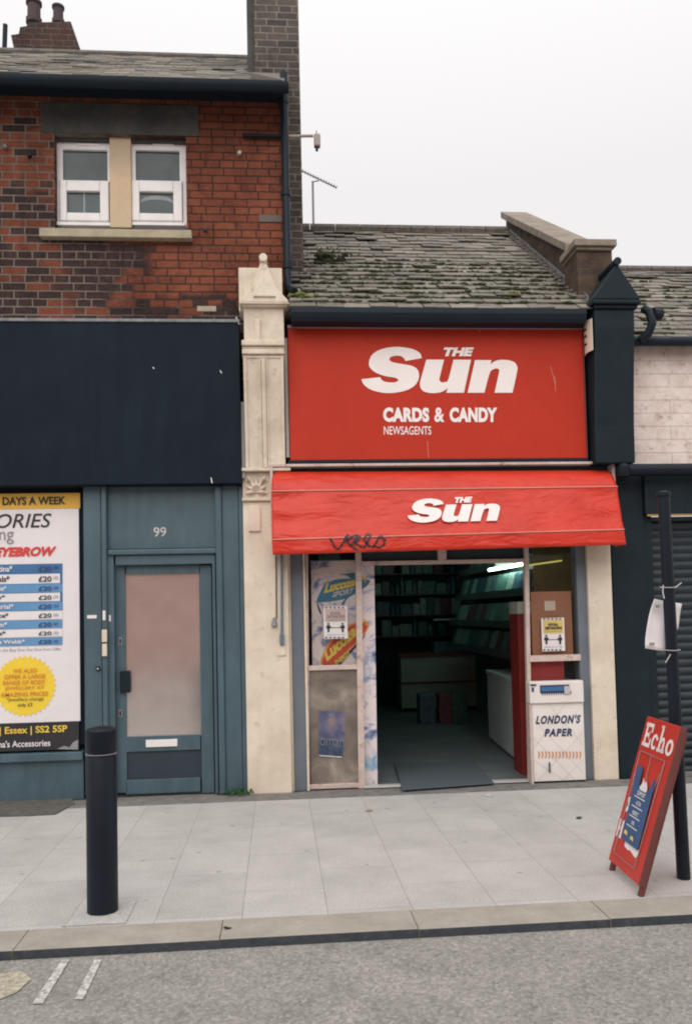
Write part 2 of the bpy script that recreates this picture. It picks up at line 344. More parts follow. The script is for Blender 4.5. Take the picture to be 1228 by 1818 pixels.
# ------------------------------------------------------------------ mesh helpers
WL = {}
def wloc(o): return WL.get(o.name, Vector((0, 0, 0))) if o else Vector((0, 0, 0))
class MB:
    def __init__(s): s.v = []; s.f = []; s.tone = None
    def add(s, vs, fs):
        k = len(s.v); s.v += [Vector(v) for v in vs]; s.f += [tuple(i+k for i in f) for f in fs]; return s
    def box(s, x0, x1, y0, y1, z0, z1):
        if x0 > x1: x0, x1 = x1, x0
        if y0 > y1: y0, y1 = y1, y0
        if z0 > z1: z0, z1 = z1, z0
        return s.add([(x0, y0, z0), (x1, y0, z0), (x1, y1, z0), (x0, y1, z0), (x0, y0, z1), (x1, y0, z1), (x1, y1, z1), (x0, y1, z1)],
                     [(0, 3, 2, 1), (4, 5, 6, 7), (0, 1, 5, 4), (1, 2, 6, 5), (2, 3, 7, 6), (3, 0, 4, 7)])
    def hexa(s, a):      # 8 corners, bottom 4 then top 4
        return s.add(a, [(0, 3, 2, 1), (4, 5, 6, 7), (0, 1, 5, 4), (1, 2, 6, 5), (2, 3, 7, 6), (3, 0, 4, 7)])
    def pbox(s, a, b, c, d, Y, dep):
        x0, x1, z0, z1 = R(a, b, c, d, Y); return s.box(x0, x1, Y, Y+dep, z0, z1)
    def prism(s, pts, vec):       # closed outline of 3D points swept along vec
        n = len(pts); pts = [Vector(p) for p in pts]; vec = Vector(vec)
        tr = tessellate_polygon([pts]); nr = Vector((0, 0, 0))
        for i in range(n): nr += (pts[i]).cross(pts[(i+1) % n])
        flip = nr.dot(vec) > 0
        fs = []
        for t in tr:
            a, b, c = t
            tn = (pts[b]-pts[a]).cross(pts[c]-pts[a])
            if (tn.dot(vec) > 0): a, b, c = c, b, a
            fs.append((a, b, c)); fs.append((c+n, b+n, a+n))
        for i in range(n):
            j = (i+1) % n
            fs.append((i, j, j+n, i+n) if flip else (j, i, i+n, j+n))
        return s.add(pts+[p+vec for p in pts], fs)
    def ext(s, xz, y0, y1): return s.prism([(x, y0, z) for x, z in xz], (0, y1-y0, 0))
    def extx(s, yz, x0, x1): return s.prism([(x0, y, z) for y, z in yz], (x1-x0, 0, 0))
    def tube(s, pts, r, n=10, cap=True):
        pts = [Vector(p) for p in pts]; rs = r if isinstance(r, (list, tuple)) else [r]*len(pts); vs = []; fs = []
        prev = None
        for i, p in enumerate(pts):
            d = (pts[min(i+1, len(pts)-1)]-pts[max(i-1, 0)]).normalized()
            a = prev if prev is not None else (Vector((0, 0, 1)) if abs(d.z) < .9 else Vector((1, 0, 0)))
            a = (a-d*a.dot(d)).normalized(); prev = a; b = d.cross(a)
            for k in range(n): t = 2*pi*k/n; vs.append(p+(a*cos(t)+b*sin(t))*rs[i])
        for i in range(len(pts)-1):
            for k in range(n): q = (k+1) % n; fs.append((i*n+k, i*n+q, (i+1)*n+q, (i+1)*n+k))
        if cap: fs.append(tuple(range(n-1, -1, -1))); fs.append(tuple((len(pts)-1)*n+k for k in range(n)))
        return s.add(vs, fs)
    def lathe(s, c, prof, n=24):   # prof: (r, z)
        vs = []; fs = []
        for r, z in prof:
            for k in range(n): t = 2*pi*k/n; vs.append((c[0]+r*cos(t), c[1]+r*sin(t), c[2]+z))
        for i in range(len(prof)-1):
            for k in range(n): q = (k+1) % n; fs.append((i*n+k, i*n+q, (i+1)*n+q, (i+1)*n+k))
        fs.append(tuple(range(n-1, -1, -1))); fs.append(tuple((len(prof)-1)*n+k for k in range(n)))
        return s.add(vs, fs)
    def quad(s, a, b, c, d): return s.add([a, b, c, d], [(0, 1, 2, 3)])
    def build(s, name, mat, parent=None, bevel=0, smooth=False, local=False):
        org = Vector((0, 0, 0))
        if not local:
            if parent: org = wloc(parent)
            else:
                xs = [v.x for v in s.v]; ys = [v.y for v in s.v]; zs = [v.z for v in s.v]
                org = Vector(((min(xs)+max(xs))/2, (min(ys)+max(ys))/2, min(zs)))
        me = bpy.data.meshes.new(name); me.from_pydata([v-org for v in s.v], [], s.f); me.update()
        if s.tone is not None:
            at = me.attributes.new('tone', 'FLOAT', 'FACE'); at.data.foreach_set('value', s.tone)
        me.materials.append(MATS[mat] if isinstance(mat, str) else mat)
        if smooth:
            for p in me.polygons: p.use_smooth = True
            me.set_sharp_from_angle(angle=radians(35))
        o = bpy.data.objects.new(name, me); COL.objects.link(o)
        if parent: o.parent = parent; WL[o.name] = org
        else: o.location = org; WL[o.name] = org
        if bevel:
            bv = o.modifiers.new('bevel', 'BEVEL'); bv.width = bevel; bv.segments = 2; bv.limit_method = 'ANGLE'; bv.angle_limit = radians(40)
        return o
def tag(o, label=None, cat=None, group=None, kind=None):
    if label: o['label'] = label
    if cat: o['category'] = cat
    if group: o['group'] = group
    if kind: o['kind'] = kind
    return o
def thing(name, label, cat, loc, group=None):
    o = bpy.data.objects.new(name, None); o.empty_display_size = .1; COL.objects.link(o); o.location = loc; WL[o.name] = Vector(loc)
    return tag(o, label, cat, group)
def pb(name, mat, parent, a, b, c, d, Y, dep, bevel=.004): return MB().pbox(a, b, c, d, Y, dep).build(name, mat, parent, bevel)

_fc = bpy.data.curves.new('f', 'FONT'); _fo = bpy.data.objects.new('f', _fc); COL.objects.link(_fo)
def text_mesh(body, bold=0.0, shear=0.0, space=1.0):
    _fc.body = body; _fc.size = 1; _fc.offset = bold; _fc.shear = shear; _fc.space_character = space; _fc.resolution_u = 4
    bpy.context.view_layer.update(); dg = bpy.context.evaluated_depsgraph_get()
    me = _fo.evaluated_get(dg).to_mesh(); vs = [v.co.copy() for v in me.vertices]; fs = [tuple(p.vertices) for p in me.polygons]
    _fo.evaluated_get(dg).to_mesh_clear()
    x0 = min(v.x for v in vs); x1 = max(v.x for v in vs); y0 = min(v.y for v in vs); y1 = max(v.y for v in vs)
    return [((v.x-x0)/(x1-x0), (v.y-y0)/(y1-y0)) for v in vs], fs
def qtext(mb, body, BL, BR, TL, lift=.003, **k):
    uv, fs = text_mesh(body, **k); BL, BR, TL = Vector(BL), Vector(BR), Vector(TL); U = BR-BL; V = TL-BL; N = U.cross(V).normalized()*lift
    mb.add([BL+U*a+V*b+N for a, b in uv], fs); return mb
def wtext(mb, body, a, b, c, d, Y, **k):
    x0, x1, z0, z1 = R(a, b, c, d, Y); return qtext(mb, body, (x0, Y, z0), (x1, Y, z0), (x0, Y, z1), **k)
def poly_on(mb, pts, O, U, V, lift=.003):      # pts (u,v) polygon onto the plane O+uU+vV
    N = U.cross(V).normalized()*lift; q = [O+U*a+V*b+N for a, b in pts]
    t = tessellate_polygon([q]); fs = []
    for a, b, c in t:
        if (q[b]-q[a]).cross(q[c]-q[a]).dot(N) < 0: a, c = c, a
        fs.append((a, b, c))
    mb.add(q, fs)
def wpoly(mb, px, Y, lift=.003):               # outline in photograph pixels on the wall plane Y
    q = [P(a, b, Y) for a, b in px]; poly_on(mb, [(v.x, v.z) for v in q], Vector((0, Y, 0)), Vector((1, 0, 0)), Vector((0, 0, 1)), lift)
def smooth_poly(pts, sharp=()):
    out_ = []; n = len(pts)
    for i in range(n):
        p0, p1, p2, p3 = [Vector(pts[(i+k) % n]) for k in (-1, 0, 1, 2)]
        if i in sharp: p0 = p1
        if (i+1) % n in sharp: p3 = p2
        if i in sharp and (i+1) % n in sharp: out_.append(tuple(p1)); continue
        for t in (0, .25, .5, .75):
            out_.append(tuple(.5*((2*p1)+(-p0+p2)*t+(2*p0-5*p1+4*p2-p3)*t*t+(-p0+3*p1-3*p2+p3)*t**3)))
    return out_
LS = smooth_poly([(490,137),(478,105),(440,80),(390,67),(320,60),(250,68),(190,88),(150,120),(133,160),(135,195),(160,225),(200,247),(250,262),(300,270),(325,280),(328,292),(310,302),(280,304),(245,300),(220,288),(207,268),(82,282),(95,315),(130,345),(180,365),(250,376),(320,372),(390,355),(440,325),(465,285),(470,245),(455,210),(420,190),(370,180),(310,170),(280,160),(270,145),(280,130),(305,122),(340,122),(365,135),(378,157)], (0, 20, 21, 41))
LU = smooth_poly([(520,147),(641,147),(612,262),(609,288),(625,303),(645,300),(668,285),(705,147),(825,147),(775,374),(655,374),(664,342),(635,363),(600,374),(550,376),(505,366),(482,345),(476,312),(485,270)], (0, 1, 7, 8, 9, 10, 11))
LN = smooth_poly([(852,149),(966,149),(958,178),(990,156),(1030,147),(1085,150),(1125,165),(1143,195),(1140,235),(1108,374),(985,374),(1014,245),(1018,217),(1003,207),(980,212),(952,240),(915,374),(800,374)], (0, 1, 2, 9, 10, 16, 17))
def logo(mb, O, U, V, lift=.004):              # U, V span the box (82..1143, 376..60) of the traced masthead
    for L in (LS, LU, LN): poly_on(mb, [((x-82)/1061, (376-y)/316) for x, y in L], O, U, V, lift)
def nrm(x, y): return (x-82)/1061, (376-y)/316

def slates(x0, x1, ya, za, yb, zb, row=.17, sw=.25, seed=1, xr=None, lift=1.0):
    rnd = random.Random(seed); mb = MB(); mb.tone = []
    dy, dz = yb-ya, zb-za; L = math.hypot(dy, dz); d = Vector((0, dy/L, dz/L)); nrm_ = Vector((0, -d.z, d.y)); n = int(L/row)
    mb.add([(x0, ya, za), (x1, ya, za), (x1, yb, zb), (x0, yb, zb)], [(0, 1, 2, 3)]); mb.tone.append(.0)
    for i in range(n+1):
        s0 = i*row-.02; s1 = min(s0+row*1.75, L)
        x = x0-(sw/2 if i % 2 else 0)
        while x < x1:
            a = max(x, x0)+.003+rnd.random()*.002; b = min(x+sw, x1)-.003-rnd.random()*.002; x += sw*(1+rnd.uniform(-.02, .02))
            if b-a < .02: continue
            j = rnd.uniform(-.02, .02); lf = (rnd.uniform(.020, .036) if rnd.random() < .9 else rnd.uniform(.036, .055))*lift; t = .014*lift; tl = rnd.uniform(-.011, .011)
            def pt(xx, s, h): return Vector((xx, ya, za))+d*s+nrm_*h
            q = [pt(a, s0+j+tl, lf), pt(b, s0+j-tl, lf+rnd.uniform(-.003, .003)), pt(b, s1, .006), pt(a, s1, .006)]
            mb.hexa([q[0]-nrm_*t, q[1]-nrm_*t, q[2]-nrm_*.004, q[3]-nrm_*.004, q[0], q[1], q[2], q[3]]); mb.tone += [min(1, max(0, rnd.gauss(.5, .25)))]*6
    return mb

# ================================================================== GROUND
KF = -3.48; RZ = -.042
tag(MB().box(-60, 60, -90, KF-.002, -.4, RZ).build('road', 'asphalt'), kind='structure')
tag(MB().box(-60, 60, -3.2, -.2, -.4, 0).build('pavement', 'paving'), kind='structure')
kb = MB(); kx = -.318-20*.995
for i in range(60): kb.box(kx+.0015, kx+.9935, KF, -3.203, -.4, .001+random.uniform(0, .003)); kx += .995
tag(kb.build('kerb', 'kerb_stone', None, .005), kind='structure')
tag(MB().box(-60, 60, -.198, 12, -.4, -.006).build('ground', 'step_stone'), kind='structure')
tag(MB().box(-60, 60, -.36, -.08, -.01, .004).build('footing_strip', 'step_stone'), kind='structure')
pa = [G(-60, 1419), G(135, 1424), G(98, 1447), (-60)]
pm = MB(); qs = [G(*q) for q in ((-200, 1416), (128, 1417), (133, 1428), (98, 1447), (60, 1449), (-200, 1457))]
pm.prism([v+Vector((0, 0, .002)) for v in qs], (0, 0, .008)); tag(pm.build('asphalt_patch', 'patch_asphalt'), kind='structure')
def mark(name, pts, mat):
    mb = MB(); q = [G(a, b, RZ)+Vector((0, 0, .004)) for a, b in pts]; mb.prism(q, (0, 0, .002)); return tag(mb.build(name, mat), kind='structure')
mark('road_marking', [(110, 1706), (124, 1706), (76, 1784), (58, 1784)], 'worn_white_line')
mark('road_marking', [(168, 1706), (181, 1706), (148, 1776), (132, 1776)], 'worn_white_line')
mark('road_marking', [(-40, 1737), (40, 1726), (56, 1740), (30, 1764), (0, 1776), (-40, 1780)], 'worn_yellow_line')

# ================================================================== BRICK HOUSE (left)
HY = .10
house = thing('brick_house', 'two-storey red brick house with teal ground-floor shopfront and slate roof, left of the newsagent', 'house', (-2.0, .5, 0))
XL = -4.6
_, XR_, zft, _ = R(420, 566, 510, 566, HY); XR = .125
wx0, wx1, wz0, wz1 = R(97, 240, 331, 406, HY)
ZT = P(250, 176, HY).z+.03
w_ = MB()
def wallcells(mb, xs, zs, holes, y0, y1):
    for i in range(len(xs)-1):
        for j in range(len(zs)-1):
            if (i, j) in holes: continue
            mb.box(xs[i], xs[i+1], y0, y1, zs[j], zs[j+1])
wallcells(w_, [XL, wx0, wx1, XR], [4.2, wz0, wz1, ZT], {(1, 1)}, HY, HY+.22)
w_.box(XR-.22, XR, HY+.22, 4.2, 0, ZT)          # gable return
w_.ext([(XL, 2.6), (XR, 2.6), (XR, 4.2), (XL, 4.2)], HY+.02, HY+.22)
w_.extx([(HY+.001, ZT), (4.2, ZT), (2.15, ZT+1.55)], XR-.22, XR)
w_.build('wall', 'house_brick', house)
tag(MB().box(XL, wx0-.3, HY+.4, HY+.42, 4.5, 6.4).build('inner_wall', 'dark_interior', house))
pb('lintel', 'stone_lintel', house, 73, 184, 352, 238, HY-.012, .1)
pb('window_sill', 'stone_sill', house, 70, 406, 340, 421, HY-.08, .26, .008)
pb('mullion', 'stone_mullion', house, 195, 240, 233, 404, HY+.045, .15, .006)
MB().pbox(97, 236, 331, 251, HY+.06, .1).build('window_head', 'stone_lintel', house)
def hwin(x0, x1, up, sash, lo):
    Y = HY+.10
    fr = MB(); a, b, z0, z1 = R(x0, 251, x1, 402, Y)
    ua, ub, uz0, uz1 = R(*up, Y); sa, sb, sz0, sz1 = R(*sash, Y)
    fr.box(a, ua, Y, Y+.07, sz1, z1); fr.box(ub, b, Y, Y+.07, sz1, z1); fr.box(ua, ub, Y, Y+.07, uz1, z1); fr.box(a, b, Y, Y+.07, uz0-.03, uz0) if False else fr.box(ua, ub, Y, Y+.07, sz1, uz0)
    fr.box(a, sa, Y+.001, Y+.07, z0, sz1); fr.box(sb, b, Y+.001, Y+.07, z0, sz1); fr.box(sa, sb, Y+.001, Y+.07, z0, sz0)
    w1 = fr.build('window', 'pvc_white', house, .004)
    la, lb, lz0, lz1 = R(*lo, Y-.015); Ys = Y-.025; s = MB(); e_ = .004
    s.box(sa+e_, la, Ys, Y+.05, sz0, sz1-.002); s.box(lb, sb-e_, Ys, Y+.05, sz0, sz1-.002); s.box(la, lb, Ys, Y+.05, sz0, lz0); s.box(la, lb, Ys, Y+.05, lz1, sz1-.002)
    s.build('sash', 'pvc_white', w1, .008)
    MB().box(ua-.01, ub+.01, Y+.03, Y+.04, uz0-.01, uz1+.01).build('pane', 'house_glass', w1)
    MB().box(la-.01, lb+.01, Y+.012, Y+.02, lz0-.01, lz1+.01).build('pane', 'house_glass', w1)
    pb('drip_strip', 'pvc_white', w1, x0+2, 394, x1-2, 400, Y-.035, .06, .003)
    c = MB(); cx_ = (la+lb)/2
    c.box(cx_-.006, cx_+.012, Y+.008, Y+.0115, lz0, lz1) if x0 < 150 else c.prism([(cx_+(lb-la)*.48*math.sin(t), Y+.009, lz0+(lz1-lz0)*(.62+.28*math.cos(t))) for t in [x*pi/8-pi/2 for x in range(9)]]+[(cx_+(lb-la)*.48*math.sin(t), Y+.009, lz0+(lz1-lz0)*(.50+.2*math.cos(t))) for t in [pi/2-x*pi/8 for x in range(9)]], (0, .002, 0))
    c.build('curtain', 'curtain', w1)
    v = MB().pbox(x0+38, 255, x1-22, 258, Y-.012, .02).build('trickle_vent', 'pvc_white', w1)
hwin(99, 198, (112, 266, 191, 320), (107, 322, 195, 394), (119, 340, 178, 378))
hwin(233, 331, (241, 267, 319, 321), (234, 322, 325, 394), (248, 341, 308, 379))
# eaves
_, _, gz0, gz1 = R(100, 142, 400, 158, -.28)
ev = MB(); prof = [(-.28+.055*math.cos(t)-.0, gz1-.01+.075*math.sin(t)) for t in [pi+x*pi/10 for x in range(11)]]
gxl, gxr = XL, P(512, 150, -.28).x
ev.extx(prof+[(-.235, gz1-.008), (-.325, gz1-.008)], gxl, gxr)
ev.build('gutter', 'gutter_black', house, 0, True)
MB().box(XL, XR+.02, -.225, -.2, ZT-.03, gz1-.02).build('fascia_trim', 'gutter_black', house)
MB().box(XL, XR+.02, -.199, HY, ZT-.03, ZT-.001).build('soffit', 'gutter_black', house)
YR = 2.2; ZR = P(250, 100, YR).z
RB = -.27; RBz = gz1-.035
sl = slates(XL, XR+.0, RB, RBz, YR, ZR, .15, .25, 3, lift=.5); sl.build('roof', 'slate', house)
MB().add([(XL, YR, ZR), (XR, YR, ZR), (XR, 4.3, ZT), (XL, 4.3, ZT)], [(0, 1, 2, 3)]).build('roof', 'slate', house)
MB().tube([(XL, YR, ZR+.0), (XR-.3, YR, ZR+.0)], .05, 8).build('ridge_tiles', 'slate', house, 0, True)
# chimney on the party wall
cx0 = P(452, 105, .75).x; cx1 = P(530, 200, .75).x+.02
MB().box(cx0, cx1, .75, 1.55, 4.6, 9.4).build('chimney', 'stock_brick', house)
MB().box(cx0-.075, cx0-.001, .80, 1.3, 7.0, 9.4).build('chimney_flue_casing', 'stone_lintel', house)
MB().box(XR+.001, cx0+.02, .70, .749, 6.9, 7.2) if False else None
fl = MB(); x0, x1, z0, z1 = R(428, 106, 512, 134, .5)
fl.hexa([(x0+.1, RB+.55, RBz+.60*.75), (XR+.03, RB+.02, RBz+.02), (XR+.03, .76, RBz+1.03*.72), (x0+.1, .76, RBz+1.03*.72), (x0+.1, RB+.55, RBz+.60*.75+.05), (XR+.03, RB+.02, RBz+.09), (XR+.03, .76, RBz+1.03*.72+.08), (x0+.1, .76, RBz+1.03*.72+.08)])
fl.build('mortar_flaunching', 'render_grey', house)
# rear stack with pots
Yk = 2.7
st = MB(); pts = [(28, 100), (20, 62), (34, 60), (36, 48), (48, 46), (50, 40), (126, 38), (132, 62), (148, 100)]
q = [P(a, b, Yk) for a, b in pts]; st.prism([(v.x, Yk, v.z) for v in q], (0, .6, 0))
k1 = st.build('chimney', 'stack_brick', house)
for a, b, r, t in ((61, 4, 14, 40), (104, 12, 11, 40)):
    lo, hi = P(a, t, Yk+.3), P(a, b, Yk+.3); rr = r*10.8/1500; h = hi.z-lo.z
    MB().lathe(lo, [(rr*1.0, -.02), (rr, h*.15), (rr*.82, h*.2), (rr*.8, h*.85), (rr*1.0, h*.88), (rr*1.0, h)], 14).build('chimney_pot', 'terracotta', k1, 0, True)
lo, hi = P(8, 100, Yk), P(10, 44, Yk); MB().tube([lo, hi], .03, 8).build('vent_pipe', 'gutter_black', house, 0, True)
# downpipe
dp = MB(); a, b = P(507, 166, HY-.06), P(508, 505, HY-.06); x_ = (a.x+b.x)/2
dp.tube([(x_, HY-.06, a.z+.2), (x_, HY-.06, b.z), (x_+.02, HY-.1, b.z-.06), (x_+.06, HY-.17, b.z-.11)], .036, 12)
for zz in (a.z-.1, a.z-1.0, b.z+.15): dp.tube([(x_, HY-.06, zz), (x_, HY-.06, zz+.06)], .044, 12)
dp.build('downpipe', 'gutter_black', house, 0, True)
# small wall fixings
for (a, b), mt in (((10, 262), 'lead'), ((53, 277), 'gutter_black'), ((424, 273), 'steel_plate'), ((364, 408), 'stone_lintel')):
    v = P(a, b, HY); MB().tube([v+Vector((0, .01, 0)), v+Vector((.01, -.05, -.01))], [.022, .016], 8).build('wall_bolt', mt, house, 0, True)
pb('patch_brick', 'render_grey', house, 460, 381, 500, 394, HY-.006, .02, .003)
pb('mortar_patch', 'stone_sill', house, 350, 543, 384, 553, HY-.008, .02, .006)

# ---- ground floor shopfront of the brick house
FY = -.16
fb = thing('shop_fascia_board', 'large blank dark navy fascia board above the teal shopfront', 'fascia board', (-2.0, FY, 2.8))
fx0, fx1, fz0, fz1 = R(-400, 571, 427, 862, FY); fx0 = XL
MB().box(fx0, fx1, FY, HY+.01, fz0, fz1).build('board', 'navy_board', fb, .006)
MB().box(fx0, fx1+.005, FY-.012, HY-.002, fz1+.002, fz1+.03).build('top_flashing', 'lead', fb, .004)
MB().box(fx1+.002, fx1+.03, FY+.03, HY, fz0+.05, fz0+.75).build('edge_strip', 'alu_trim', fb)
sc = MB()
for (a, b, c, d) in ((374, 848, 376, 858), (390, 658, 393, 663), (271, 652, 273, 655), (418, 563, 424, 576), (190, 567, 204, 570)): 
    p0, p1 = P(a, b, FY), P(c, d, FY); sc.quad(p0+Vector((0, -.003, 0)), p1+Vector((0, -.003, 0)), p1+Vector((.008, -.003, .002)), p0+Vector((.008, -.003, .002)))
sc.build('scratch', 'paper_white', fb)
TY = -.02    # shopfront joinery plane
def part(name, a, b, c, d, Y=TY, dep=.12, mat='teal_paint', par=house, bev=.004): return pb(name, mat, par, a, b, c, d, Y, dep, bev)
MB().box(XL, fx1, TY+.13, TY+.15, 0, fz0).build('backing_wall', 'dark_interior', house)
MB().box(XL, P(148, 1380, TY).x, TY+.02, TY+.12, 0, P(70, 1352, TY-.03).z-.002).build('stall_riser', 'teal_paint', house, .003)
_zt = P(70, 1336, TY+.035).z; _zb = P(70, 1352, TY-.03).z; MB().box(XL, P(148, 1340, TY).x, TY-.03, TY+.12, _zb, _zt).build('bottom_rail', 'teal_paint', house, .004)
part('shop_window', -500, 860, 150, 1333, TY+.06, .05, 'navy_board')
part('pilaster', 150, 862, 181, 1411, TY-.02, .14)
part('pilaster', 181.5, 862, 191, 1411, TY-.045, .16, bev=.012)
part('door_post', 191.5, 985, 204, 1409, TY-.01, .13)
part('over_panel', 191.5, 862, 384, 974, TY+.02, .08)
part('transom_moulding', 191.5, 974.5, 384, 984, TY-.04, .14, bev=.01)
part('door_head', 205, 985, 379, 1002, TY-.008, .13)
part('door_post', 379.5, 985, 385, 1409, TY-.01, .13)
part('pilaster', 385.5, 862, 397, 1411, TY-.045, .16, bev=.012)
part('pilaster', 397.5, 862, 427, 1411, TY-.015, .135)
part('pilaster_trim', 427.5, 862, 436, 1411, TY-.03, .14, bev=.01)
nb = MB(); wtext(nb, '99', 273, 936, 295.5, 953, TY+.02, bold=.012, lift=.006); nb.build('door_number', 'steel_plate', house)
# door
DY = TY+.05
door = MB()
for q in ((206, 1003, 224, 1408), (356, 1003, 378, 1408), (224, 1003, 356, 1019), (224, 1306, 356, 1333), (224, 1383, 356, 1408)):
    x0, x1, z0, z1 = R(*q, DY); door.box(x0, x1, DY, DY+.045, z0, z1)
dr = door.build('door', 'teal_paint', house, .003)
pb('glass', 'frosted_glass', dr, 222, 1017, 358, 1308, DY+.02, .012, 0)
pb('kick_panel', 'dark_navy_panel', dr, 222, 1331, 358, 1385, DY+.018, .012, 0)
pb('letter_plate', 'pvc_white', dr, 259, 1313, 315, 1326, DY-.012, .012, .003)
pb('lock_box', 'gutter_black', dr, 213, 1191, 231, 1230, DY-.03, .03, .006)
for yy in (1138, 1266):
    h = pb('lock_escutcheon', 'alu_trim', dr, 211, yy-6, 217, yy+7, DY-.006, .006, .002)
    pb('keyhole', 'gutter_black', h, 212.6, yy-4, 215.4, yy+5, DY-.009, .003, 0)
pb('entry_phone', 'cream_plaque', house, 181, 1118, 190, 1140, TY-.065, .02, .003)
pb('entry_phone', 'cream_plaque', house, 181.5, 1143, 190, 1165, TY-.065, .02, .003)
v = P(175, 1187, TY-.02); b_ = MB().tube([v, v+Vector((0, -.02, 0))], .02, 12).build('door_bell', 'gutter_black', house, 0, True)
MB().tube([v+Vector((0, -.02, 0)), v+Vector((0, -.026, 0))], .007, 8).build('button', 'paper_white', b_)
pb('name_label', 'paper_white', house, 155, 1092, 172, 1098, TY-.024, .004, 0)
pb('torn_label', 'paper_white', house, 182.5, 1084, 187.5, 1101, TY-.049, .004, 0)
pb('torn_label', 'paper_white', house, 194, 1092, 197, 1103, TY-.014, .004, 0)

# ---- window poster
PY = TY+.035
po = thing('window_poster', 'tall price-list poster with yellow starburst filling the teal shop window', 'poster', (-2.4, PY, .4))
def pp(name, mat, a, b, c, d, k=1, par=po, t=.003): return pb(name, mat, par, a, b, c, d, PY-.003*k, t if k > 1 else .02, 0)
def pt(name, mat, body, a, b, c, d, k=2, **kw):
    m_ = MB(); wtext(m_, body, a, b, c, d, PY-.003*k, **kw); return m_.build(name, mat, po)
pp('sheet', 'paper_white', -45, 904, 141.5, 1283)
pp('header_band', 'poster_yellow', -45, 876, 142.5, 903.5)
pp('footer_band', 'ink_black', -45, 1283.5, 140.5, 1333)
pt('lettering', 'ink_black', 'DAYS A WEEK', 5, 882, 117, 896.5, bold=.03)
pt('lettering', 'ink_black', 'ORIES', -7, 912, 92, 937, bold=.005, shear=.25)
pt('lettering', 'ink_grey', 'ng', -1, 944, 25, 966)
pt('lettering', 'ink_red', 'EYEBROW', -10, 971, 101, 988, bold=.05, shear=.3)
rows = [(1001, 1019), (1019, 1037), (1037, 1053), (1053, 1069), (1069, 1085), (1085, 1101), (1101, 1117), (1117, 1132), (1132, 1147)]
pp('table_panel', 'table_deep_blue', -45, 1003, 111.5, 1085, 2)
names = ['tina*', 'als*', 'ne*', 'y*', 'trial*', 'ce*', 'm*', 'e*', 'e Webb*']; wid = [25, 20, 14, 12, 27, 18, 16, 13, 47]
for i, (a, b) in enumerate(rows):
    odd = i % 2 == 0
    pp('table_row', 'table_deep_blue' if i == 0 else 'table_blue' if odd else 'paper_white', -45, a+.7, 111 if odd or i > 4 else 107, b-.4, 3)
    pt('price_lettering', 'ink_dark_blue' if odd else 'ink_black', '£30' if i == 0 else '£20', 69, a+4, 92, b-4, 4, bold=.02)
    pt('price_lettering', 'ink_dark_blue' if odd else 'ink_grey', '.00', 94, a+4, 104, a+9.5, 4)
    pt('row_lettering', 'paper_white' if odd else 'ink_black', names[i], -2, a+3.5, -2+wid[i], b-4, 4, bold=.02)
pt('small_print', 'ink_grey', 'in the Buy One Get One Free Offer', -2, 1151, 110, 1157)
c_ = P(45, 1218, PY-.006); m_ = MB(); rr = 53*7.8/1500
poly_on(m_, [((rr*(1 if k % 2 == 0 else .90))*cos(k*pi/36), (rr*(1 if k % 2 == 0 else .90))*sin(k*pi/36)) for k in range(72)], c_, Vector((1, 0, 0)), Vector((0, 0, 1)), 0)
m_.build('starburst', 'starburst_yellow', po)
for i, (t, a, b) in enumerate((('WE ALSO', 24, 66), ('OFFER A LARGE', 8, 81), ('RANGE OF BODY', 6, 81), ('JEWELLERY AT', 9, 79), ('AMAZING PRICES', 2, 86))):
    pt('lettering', 'ink_orange', t, a, 1187+i*10.4, b, 1194.5+i*10.4, 4, bold=.015)
pt('small_print', 'ink_black', '*Jewellery change', 12, 1238, 78, 1246, 4); pt('small_print', 'ink_black', 'only £3', 32, 1248, 58, 1256, 4, bold=.01)
pt('lettering', 'footer_yellow', '| Essex | SS2 5SP', 0, 1289, 120, 1305, bold=.025)
pt('lettering', 'paper_white', "ha's Accessories", -2, 1314, 90, 1326, bold=.015)
m_ = MB(); wpoly(m_, [(101, 1330), (114, 1324), (124, 1327), (130, 1318), (139, 1313), (139, 1331)], PY-.006, 0); m_.build('torn_corner', 'ink_grey', po)

# ================================================================== CREAM PILLAR
CY_ = -.10
pl = thing('cream_console_pillar', 'cream painted stucco pillar with fluted console and gabled cap between the two shopfronts', 'pillar', (-.1, 0, 0))
px0, px1, _, _ = R(436, 985, 515, 1405, CY_)
_, _, z890, z832 = R(438, 834, 475, 890, CY_)
MB().box(px0, px1, CY_, .12, 0, z890-.001).build('shaft', 'cream_shaft', pl, .012)
MB().box(px0-.005, px1+.03, CY_-.03, .1, z890, z890+.03).build('astragal', 'cream_paint', pl, .008)
MB().box(px0, px1+.02, CY_+.01, .1, z890+.031, z832-.02).build('capital', 'cream_paint', pl, .01)
MB().box(px0-.01, px1+.04, CY_-.05, .1, z832-.019, z832+.01).build('abacus', 'cream_paint', pl, .006)
lf = MB()
ccx = (P(455, 860, CY_).x); ccz = P(455, 862, CY_).z
for k in range(7):
    t = k*pi/6; L_ = .10
    lf.tube([Vector((ccx, CY_+.01, ccz-.06)), Vector((ccx+.05*cos(t), CY_-.02, ccz-.06+.06*sin(t))), Vector((ccx+L_*cos(t), CY_-.005, ccz-.07+L_*1.35*sin(t)))], [.008, .018, .006], 7)
for sx in (-1, 1): lf.tube([Vector((ccx+sx*.04, CY_-.01, ccz+.03)), Vector((ccx+sx*.075, CY_-.025, ccz+.07)), Vector((ccx+sx*.09, CY_-.01, ccz+.04))], [.01, .016, .008], 7)
lf.build('carved_leaf', 'cream_paint', pl, 0, True)
pb('plaque', 'cream_plaque', pl, 441, 898, 462, 943, CY_-.02, .02, .003)
